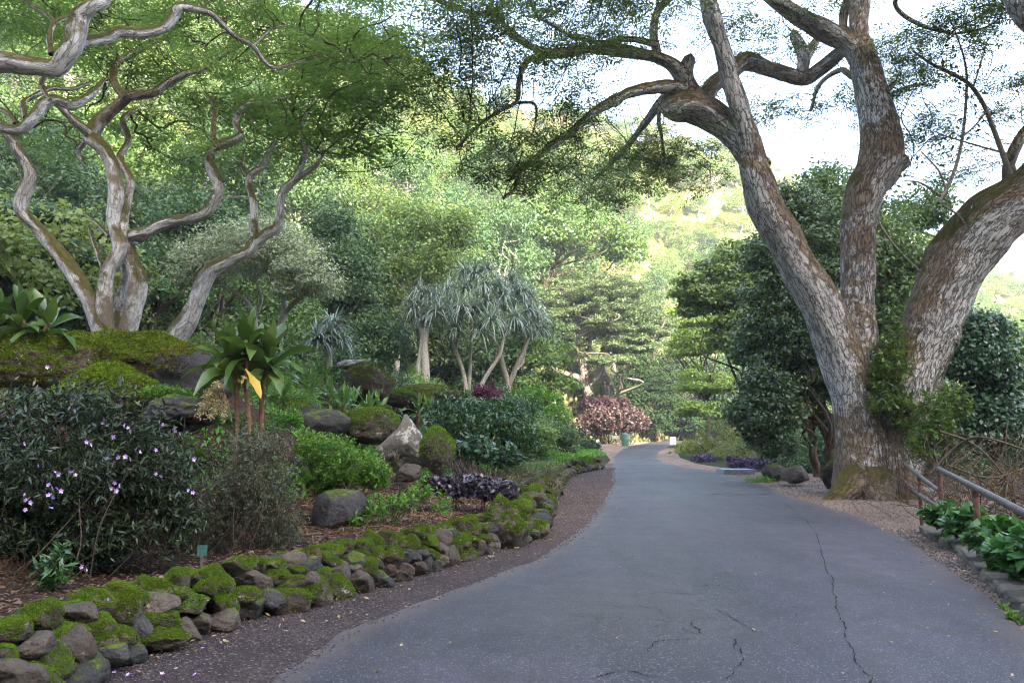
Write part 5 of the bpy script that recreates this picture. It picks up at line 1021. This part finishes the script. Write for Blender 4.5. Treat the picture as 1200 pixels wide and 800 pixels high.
TI2 = ti_leafmat('leaf_strap_pale', [(0.06, 0.13, 0.03), (0.09, 0.17, 0.04), (0.13, 0.22, 0.06)])
TIY = ti_leafmat('leaf_yellowed', [(0.48, 0.29, 0.03), (0.55, 0.36, 0.05)])
def ti_plant(label, Y, stems, n, L, W, mat, group=None, hang=(), base_px=None):
    base = P(*stems[0][0][:2], Y); base = np.array([base[0], base[1], min(ZG(base[0], base[1]), base[2])]); root = thing('broad_leaved_plant', label, 'plant', tuple(base), group); tb = Tubes(); V = []; Q = []; o = 0
    for s in stems:
        S, r = limb3([(a, b, c, Y+d) for a, b, c, d in s], 6); low = S[0].copy(); low[2] = min(low[2], ZG(low[0], low[1]))-.1; S = np.vstack([low, S]); r = np.append(r[0], r); tb.add(S-base, r, 8, .05)
        h = S[-1]-base; k = n; az = np.arange(k)*2.4+rng.uniform(0, 6); e = np.linspace(1.4, -.05, k)**1.0+rng.normal(0, .12, k)
        D = np.column_stack([np.cos(az)*np.cos(e), np.sin(az)*np.cos(e), np.sin(e)]); ll = L*rng.uniform(.75, 1.1, k)*(.8+.2*np.sin(np.linspace(.4, 2.6, k)))
        v, q = blade_mesh(h-np.array([0, 0, .16])*np.linspace(0, 1, k)[:, None]*L*2, D, ll, np.full(k, W), np.clip(.15+.9*np.linspace(0, 1, k)+rng.normal(0, .15, k), 0, 1.3)); V.append(v); Q.append(q+o); o += len(v)
    link('stems', tb.mesh('stems'), STEM_R, root); link('foliage', mesh_np('foliage', np.vstack(V), np.vstack(Q), smooth=True), mat, root)
    for (a, b, c, d, dY, w_) in hang:
        p0 = P(a, b, Y+dY)-base; p1 = P(c, d, Y+dY-.05)-base; v, q = blade_mesh([p0], [p1-p0], [np.linalg.norm(p1-p0)], [w_], [0.05]); o_ = link('withered_leaf', mesh_np('withered_leaf', v, q, smooth=True), TIY, root); tag(o_, 'yellowed leaf hanging down')
    return root
ti_plant('tall broad strap leaved plant with one yellowed leaf above the grey shrub', 9.4, [[(278, 492, 3, 0), (276, 450, 2.8, 0), (268, 418, 2.4, 0)], [(292, 494, 3, 0), (288, 450, 2.6, 0), (290, 402, 2.4, 0)], [(306, 494, 3, .1), (308, 450, 2.6, .1), (318, 418, 2.4, .1)]], 22, .66, .165, TI, hang=[(287, 432, 306, 466, -.5, .17), (287, 440, 283, 452, -.3, .05)])
ti_plant('broad leaved plant standing on the mossy outcrop at the far left', 10.2, [[(30, 400, 3, 0), (28, 385, 3, 0), (26, 372, 2.8, 0)], [(50, 402, 3, .1), (54, 385, 2.6, .1), (58, 378, 2.4, .1)], [(-8, 400, 3, 0), (-6, 385, 2.8, 0), (-4, 376, 2.6, 0)]], 15, .62, .16, TI)
for i, (a, b, Y) in enumerate([(402, 478, 17), (432, 484, 16.4), (385, 470, 18.5), (355, 455, 19), (410, 458, 20.5), (370, 440, 22), (340, 440, 21), (490, 485, 19), (330, 470, 16), (452, 470, 22)]):
    ti_plant('light green rosette of strap leaves growing among the boulders', Y, [[(a, b+14, 2, 0), (a, b, 2, 0), (a+1, b-5, 1.8, 0)], [(a+10, b+12, 2, .3), (a+11, b+2, 2, .3), (a+12, b-3, 1.8, .3)]], 17, .62, .09, TI2, 'strap leaved rosettes among the boulders')
# dried flower spikes
root = thing('dried_flower_spikes', 'drooping buff dried flower spikes left of the tall strap leaved plant', 'plant', tuple(on(250, 0, 9.2))); b0 = np.array(root.location); tb = Tubes(); C = []
for (a, b, c, d) in [(262, 470, 240, 462), (262, 470, 236, 476), (262, 470, 246, 488), (264, 470, 262, 490), (258, 468, 232, 486), (262, 466, 252, 450)]:
    S = catmull(np.array([P(272, 495, 9.2)-b0, P(a, b-8, 9.2)-b0, P((a+c)/2, (b+d)/2-6, 9.1)-b0, P(c, d, 9.0)-b0]), 6); tb.add(S, np.linspace(.006, .003, len(S)), 5, cap=False); C.append(np.repeat(S[9:], 26, 0)+rng.normal(0, .022, ((len(S)-9)*26, 3)))
C = np.vstack(C); link('stems', tb.mesh('stems'), STEM_T, root); link('seed_heads', leaves_mesh('seed_heads', C, rand_unit(len(C))+np.array([0, 0, -.6]), rand_unit(len(C)), .03, .014), leaf_mat('dry_buff', [(0.28, 0.22, 0.15), (0.38, 0.31, 0.22)], transl=.3), root)
# small bright ferns on the outcrop
shrub('small_fern', 'small patch of bright fern on the right flank of the mossy outcrop', 196, 9.6, [(190, 458, 26, 8, 0, 90), (215, 462, 18, 8, .1, 60)], SH['fern'], .05, .02, per=12, tw=.1, nst=10, cat='fern')
shrub('small_fern', 'bright green fern behind the stems of the tall strap leaved plant', 270, 9.9, [(265, 488, 30, 12, 0, 90), (335, 490, 26, 14, .4, 80), (300, 500, 30, 10, .2, 60)], SH['fern'], .055, .022, per=12, tw=.12, nst=10, cat='fern')
# --- understorey between the boulders and the trees: copies of three bushes
def understory(mat, r, h, L):
    L *= .62; n = 60; q = ellipsoid_pts(n, .5); q[:, 2] = np.abs(q[:, 2]); c = q*np.array([r, r, h]); V, Q = clump_leaves(c, np.full((n, 3), .32)*np.array([1, 1, .8]), 130, L, L*.5)
    me = mesh_np('foliage', V, Q); me.materials.append(mat); tb = Tubes()
    for j in range(10): pp = limb_path((0, 0, -.3), c[j], .08, 4); tb.add(pp, np.linspace(.03, .008, len(pp)), 5, cap=False)
    ms = tb.mesh('stems'); ms.materials.append(STEM_B); return me, ms
US = [(understory(LM['deep'], 1.0, 1.3, .17), 'dark green bush filling the shade between boulders and trees', 'dark undergrowth bushes'), (understory(LM['mid'], 1.0, 1.1, .15), 'green bush among the boulders and trees behind the bed', 'green undergrowth bushes'), (understory(LM['pale'], .9, .9, .16), 'pale green bush among the boulders and trees behind the bed', 'pale undergrowth bushes'), (understory(SH['fern'], .9, .6, .1), 'low bright green bush on the planted bank', 'bright bushes on the bank')]
us = []
def put_us(x, y, k, s):
    if len(us) >= 285 or (40 < y < 95 and .03 < x/y < .26): return
    for a, b in us:
        if (a-x)**2+(b-y)**2 < (1.25*s)**2: return
    us.append((x, y)); (mf, ms), lb, gp = US[k]; o = thing('undergrowth_bush', lb, 'bush', (x, y, ZG(x, y)-.05), gp, rz=rng.uniform(0, 6.28)); o.scale = (s, s, s*rng.uniform(.8, 1.25)); link('foliage', mf, None, o); link('stems', ms, None, o)
for _ in range(420):
    y = rng.uniform(17, 60); d = rng.uniform(2.4, 26); x = float(xw(y))-d
    if abs(x/y) > .72: continue
    if y < 22 and d < 5: continue
    put_us(x, y, rng.choice(4, p=[.42, .25, .18, .15] if y > 24 else [.1, .2, .3, .4]), rng.uniform(.7, 1.3)*(1 if y > 26 else .7))
for _ in range(260):
    y = rng.uniform(25, 78); x = float(xr(y))+rng.uniform(4.5 if y < 36 else 10, 28)
    if x/y > .75: continue
    put_us(x, y, rng.choice([0, 0, 0, 1]), rng.uniform(.9, 1.6))
for _ in range(70):
    y = rng.uniform(15.5, 26); x = float(xk(y))+rng.uniform(3.2, 12)
    if x/y > .8 : continue
    put_us(x, y, rng.choice([0, 0, 1]), rng.uniform(.7, 1.1))
# low creeping growth over the bank behind the bare strip
n = 60000; y = rng.uniform(6, 62, n); d = np.interp(y, [6, 20, 26], [2.6, 2.0, .35])+rng.exponential(3.0, n); x = xw(y)-d; m = vnoise(x, y, 91, .7)+.4*vnoise(x, y, 92, 2.0) > np.interp(y, [6, 22, 28], [.05, 0, -.6]); x, y = x[m], y[m]
C = np.column_stack([x, y, height(x, y)+.02]); D = np.column_stack([rng.normal(0, 1, (len(x), 2)), rng.uniform(.2, 1.2, len(x))]); L = rng.uniform(.05, .13, len(x))
tag(link('bank_groundcover', leaves_mesh('bank_groundcover', C, D, np.array([0, 0, 1])+rng.normal(0, .4, C.shape), L, L*.5), SH['fern']), 'creeping green groundcover over the planted bank', 'groundcover', kind='stuff')
# ------------------------------------------------------------------ railing, small things, litter
def box_bm(bm, c, s, rz=0.0, bev=0.0):
    from mathutils import Matrix
    r = bmesh.ops.create_cube(bm, size=1.0, matrix=Matrix.Translation(Vector(c)) @ Matrix.Rotation(rz, 4, 'Z') @ Matrix.Diagonal((*s, 1)))
    if bev > 0: bmesh.ops.bevel(bm, geom=list({e for v in r['verts'] for e in v.link_edges}), offset=bev, segments=2, affect='EDGES')
def bm_link(name, bm, mat, parent=None, loc=None):
    me = bpy.data.meshes.new(name); bm.to_mesh(me); bm.free(); return link(name, me, mat, parent, loc)
RUST = plain_mat('rusty_iron', (0.12, 0.055, 0.035), .75, var=.5, scale=25, spec=.3, bump=.4)
RAIL = plain_mat('weathered_pipe', (0.13, 0.115, 0.11), .5, metal=.25, var=.35, scale=14, spec=.5)
def railing(label, posts, rails, pr=.036):
    b0 = np.array(posts[0][:3]); root = thing('railing', label, 'railing', tuple(b0))
    for x, y, z0, z1 in posts:
        tb = Tubes(); tb.add(np.array([[x, y, z0-.2], [x, y, (z0+z1)/2], [x, y, z1]])-b0, [pr]*3, 12, cap=True); link('post', tb.mesh('post'), RUST, root)
        tb = Tubes(); tb.add(np.array([[x, y, z1-.075], [x, y, z1-.01]])-b0, [pr*1.22]*2, 12, cap=False); link('collar', tb.mesh('collar'), RUST, root)
    for pts, r in rails:
        tb = Tubes(); S = catmull(np.array(pts)-b0, 6) if len(pts) > 2 else np.array(pts)-b0; tb.add(S, [r]*len(S), 12); link('rail', tb.mesh('rail'), RAIL, root)
    return root
pA = P(1101, 551, 12.4); pB = P(1143, 573, 9.6); zt = .5*(pA[2]+pB[2]); dx = (pB-pA)/(pA[1]-pB[1])
pC = pB+dx*2.9; pD = pC+dx*2.9
railing('pipe railing on rusty posts above the kerb stones nearest the camera', [(pA[0], pA[1], 0, pA[2]), (pB[0], pB[1], 0, pB[2]), (pC[0], pC[1], 0, pC[2]), (pD[0], pD[1], 0, pD[2])], [([tuple(pA-dx*.12+[0, 0, .02]), tuple(pD+[0, 0, .02])], .036)])
q0 = P(1058, 541, 18.2); q1 = P(1077, 557, 13.6); q2 = P(1099, 574, 12.5)
railing('short pipe railing with two rails running down from the giant trunk', [(P(1061, 545, 17.6)[0], 17.6, .0, P(1061, 545, 17.6)[2]), (q1[0], q1[1], 0, q1[2])],
        [([tuple(q0), tuple(q1), tuple(q2)], .034), ([tuple(P(1060, 563, 18)), tuple(P(1077, 579, 13.6)), tuple(P(1099, 593, 12.5))], .030)], .03)
# plant label on a stake
c = P(236, 645, 7.15); gz = ZG(c[0], c[1]); root = thing('plant_label', 'small green plant label on a short stake behind the mossy wall', 'plant label', (c[0], c[1], gz))
bm = bmesh.new(); box_bm(bm, (0, 0, c[2]-gz), (.088, .006, .10), bev=.003); o = bm_link('plate', bm, plain_mat('label_green', (0.02, 0.085, 0.07), .45, var=.15), root); o.rotation_euler = (R(-14), 0, R(12))
bm = bmesh.new(); box_bm(bm, (0, .012, (c[2]-gz)/2-.06), (.018, .006, c[2]-gz+.12)); bm_link('stake', bm, plain_mat('stake_grey', (0.2, 0.2, 0.19), .5, metal=.4), root)
# far: litter bin, sign on a stake, white marker box
def far_on(px, py): g = G(px, py, .03); return g
g = far_on(733, 522.3); root = thing('litter_bin', 'green litter bin below the coppery bush', 'litter bin', tuple(g)); tb = Tubes(); tb.add([[0, 0, 0], [0, 0, .5], [0, 0, 1.0]], [.34, .38, .41], 18); link('barrel', tb.mesh('barrel'), plain_mat('bin_green', (0.10, 0.20, 0.13), .55), root)
tb = Tubes(); tb.add([[0, 0, 1.0], [0, 0, 1.06], [0, 0, 1.16]], [.44, .44, .2], 18); link('lid', tb.mesh('lid'), plain_mat('bin_lid_green', (0.08, 0.16, 0.11), .5), root)
g = far_on(722, 522.3); root = thing('small_sign', 'small pale sign on a post left of the green bin', 'sign', tuple(g)); bm = bmesh.new(); box_bm(bm, (0, 0, .82), (.72, .04, .34), bev=.01); o = bm_link('panel', bm, plain_mat('sign_cream', (0.55, 0.5, 0.4), .5, var=.1), root); bm = bmesh.new(); box_bm(bm, (0, .05, .35), (.07, .05, .9)); bm_link('post', bm, STEM_B, root)
g = far_on(788.5, 520.7); root = thing('marker_box', 'white marker box with a domed top at the road bend', 'marker box', tuple(g)); WHT = plain_mat('white_paint', (0.8, 0.8, 0.77), .5, var=.06)
bm = bmesh.new(); box_bm(bm, (0, 0, .32), (.62, .42, .64), bev=.03); bm_link('body', bm, WHT, root)
bm = bmesh.new(); bmesh.ops.create_cone(bm, cap_ends=True, segments=20, radius1=.31, radius2=.31, depth=.42); 
for v in bm.verts: v.co = Vector((v.co.x, v.co.z, max(v.co.y, -.02)*.55+.642))
bm_link('lid', bm, WHT, root)
g = G(862, 555.5, 0); root = thing('concrete_slab', 'low pale concrete slab at the right road edge beside the bright tuft', 'slab', tuple(g)); bm = bmesh.new(); box_bm(bm, (0, 0, .09), (1.15, .8, .2), .1, .02); bm_link('block', bm, plain_mat('concrete', (0.34, 0.35, 0.38), .8, var=.25), root)
# bare sapling growing out of the great limb
root = thing('bare_sapling', 'thin bare sapling with few leaves rooted on the great right limb', 'sapling', tuple(P(1190, 222, 18.8))); b0 = np.array(root.location); tb = Tubes(); E = []
for l in ([(1194, 226, 4.6), (1184, 205, 3.6), (1172, 172, 3.2), (1160, 140, 2.8), (1150, 118, 2.6), (1135, 98, 2.4), (1110, 84, 2.2), (1090, 74, 1.8), (1070, 60, 1.2)], [(1100, 238, 2.6), (1114, 212, 2.2), (1126, 172, 1.9), (1132, 120, 1.6), (1132, 80, 1.3), (1122, 44, 1), (1112, 20, .8)], [(1128, 160, 1.4), (1142, 148, 1.1), (1156, 130, .9)], [(1140, 104, 1.2), (1150, 72, 1), (1158, 44, .8)], [(1180, 180, 1.4), (1150, 172, 1.2), (1110, 160, 1), (1096, 154, .7)], [(1108, 220, 1.4), (1100, 200, 1.2), (1080, 178, .9)], [(1186, 196, 2), (1200, 165, 1.6), (1215, 150, 1.2)], [(1110, 235, 1.6), (1080, 215, 1.2), (1060, 212, .8)], [(1104, 240, 1.3), (1126, 255, 1.1), (1136, 275, .9)], [(1030, 262, 1.6), (1050, 290, 1.2), (1078, 318, .9)]):
    S, r = limb3([(a, b, c, 18.8-(1190-a)*.004) for a, b, c in l], 6); tb.add(S-b0, r, 6, .04); E.append(S[len(S)//2:]-b0)
E = np.vstack(E); C = np.repeat(E, 2, 0)+rng.normal(0, .16, (len(E)*2, 3)); link('stems', tb.mesh('stems'), stem_mat('stem_grey', (0.28, 0.24, 0.2)), root); link('leaves', leaves_mesh('leaves', C, rand_unit(len(C))+np.array([0, 0, -.7]), rand_unit(len(C)), .15, .075), LM['dark'], root)
# fallen violet flowers on the gravel
for a, b in [(162, 786), (134, 787), (190, 789), (206, 783), (240, 754), (237, 759), (228, 790), (150, 790)]:
    g = G(a, b, .03); o = bpy.data.objects.new('fallen_flower', FLOW); COL.objects.link(o); o.location = g; o.rotation_euler = (rng.normal(0, .4), rng.normal(0, .4), rng.uniform(0, 6)); o.scale = (.9,)*3; tag(o, 'fallen violet flower lying on the gravel below the wall', 'flower', 'fallen violet flowers on the gravel')
# loose stuff nobody could count
def scatter_quads(name, x, y, z, L, W, mat, label, cat, flat=.35):
    n = len(x); C = np.column_stack([x, y, z]); D = np.column_stack([rng.normal(0, 1, (n, 2)), rng.normal(0, .18, n)]); N = np.array([0, 0, 1])+rng.normal(0, flat, (n, 3))
    tag(link(name, leaves_mesh(name, C-unit(D)*np.asarray(L)[:, None]*.5, D, N, L, W, fold=.12), mat), label, cat, kind='stuff')
n = 26000; y = rng.uniform(3.6, 30, n)**1.0; d = .35+rng.exponential(1.6, n); x = xw(y)-d; L = rng.uniform(.02, .075, n)
scatter_quads('leaf_litter', x, y, height(x, y)+.012, L, L*rng.uniform(.2, .6, n), leaf_mat('litter', [(0.03, 0.015, 0.010), (0.055, 0.025, 0.016), (0.085, 0.04, 0.025), (0.12, 0.065, 0.04), (0.2, 0.13, 0.08)], transl=.1, green=False), 'reddish brown dead leaves and bark chips covering the bed', 'leaf litter')
n = 1500; y = rng.uniform(9, 15, n); x = xw(y)-rng.uniform(.6, 2.8, n); L = rng.uniform(.12, .4, n)
scatter_quads('dry_stalks', x, y, height(x, y)+.03, L, np.full(n, .008), leaf_mat('straw_red', [(0.2, 0.085, 0.05), (0.28, 0.13, 0.08), (0.33, 0.2, 0.13)], transl=.1), 'reddish dry stalks lying on the bed near the wall', 'dry stalks')
PEB = plain_mat('pebble', (0.15, 0.12, 0.10), .9, var=.6, scale=30)
def pebbles(name, x, y, z, r, label):
    n = len(x); V0 = np.array([[1, 0, 0], [0, 1, 0], [-1, 0, 0], [0, -1, 0], [0, 0, .7], [0, 0, -.5]], float); T0 = np.array([[0, 1, 4], [1, 2, 4], [2, 3, 4], [3, 0, 4], [1, 0, 5], [2, 1, 5], [3, 2, 5], [0, 3, 5]])
    V = V0[None]*rng.uniform(.6, 1.3, (n, 6, 1))*r[:, None, None]; a = rng.uniform(0, 6.28, n); c, s = np.cos(a)[:, None], np.sin(a)[:, None]
    V = np.stack([V[..., 0]*c-V[..., 1]*s, V[..., 0]*s+V[..., 1]*c, V[..., 2]], -1)+np.column_stack([x, y, z])[:, None]
    T = (np.arange(n)*6)[:, None, None]+T0[None]; tag(link(name, mesh_np(name, V.reshape(-1, 3), None, T.reshape(-1, 3), True), leaf_mat('pebbles', [(0.03, 0.024, 0.024), (0.055, 0.042, 0.040), (0.085, 0.066, 0.062), (0.14, 0.115, 0.105)], transl=0.0, rough=.85, spec=.2, green=False)), label, 'gravel', kind='stuff')
n = 26000; y = 3.4+30*rng.uniform(0, 1, n)**1.7; f = rng.beta(.9, 1.3, n); x0 = xw(y)-.05; x1 = xl(y)+.12; x = x0+(x1-x0)*f; far = rng.random(n) < .0
pebbles('loose_gravel', x, y, np.where(x < xl(y), .012, .026), rng.uniform(.003, .010, n)*(1+.03*y), 'loose dark gravel strewn between the wall and the asphalt')
n = 9000; y = rng.uniform(4, 26, n); x = xr(y)+rng.uniform(-.2, 1, n)*np.where(y < 13, .5, 4.0); pebbles('loose_dirt', x, y, np.full(n, .010), rng.uniform(.004, .013, n)*(1+.03*y), 'loose grit and crumbs on the dirt beside the giant trunk')
n = 1500; y = 3.6+26*rng.uniform(0, 1, n)**1.5; x = np.where(rng.random(n) < .6, xw(y)+rng.exponential(.25, n), xr(y)+rng.normal(.1, .25, n)); onr = rng.random(n) < .1; x = np.where(onr, xl(y)+(xr(y)-xl(y))*rng.uniform(0, 1, n), x); L = rng.uniform(.02, .06, n)
scatter_quads('fallen_leaves', x, y, np.where(onr, .058, .035), L, L*.45, leaf_mat('litter_tan', [(0.16, 0.09, 0.045), (0.24, 0.15, 0.08), (0.32, 0.24, 0.14)], transl=.1), 'small dry leaves blown along both edges of the road', 'fallen leaves')
# ------------------------------------------------------------------ the moist valley air
hz_ = bpy.data.materials.new('valley_air'); hz_.use_nodes = True; hz_.cycles.homogeneous_volume = True; t_ = hz_.node_tree; t_.nodes.clear(); o_ = t_.nodes.new('ShaderNodeOutputMaterial'); v_ = t_.nodes.new('ShaderNodeVolumePrincipled')
v_.inputs['Color'].default_value = (0.95, 0.97, 1.0, 1); v_.inputs['Density'].default_value = HAZE; v_.inputs['Anisotropy'].default_value = 0.2; t_.links.new(v_.outputs[0], o_.inputs['Volume'])
zlo, zhi = float(ZZ.min())-1.0, float(max(ZZ.max(), 130))+4
bm = bmesh.new(); bmesh.ops.create_cube(bm, size=1.0); 
for v in bm.verts: v.co = Vector((v.co.x*930, 45+v.co.y*760, (zlo+zhi)/2+v.co.z*(zhi-zlo)))
tag(bm_link('haze', bm, hz_), 'thin pale moist air filling the valley', 'haze', kind='stuff')
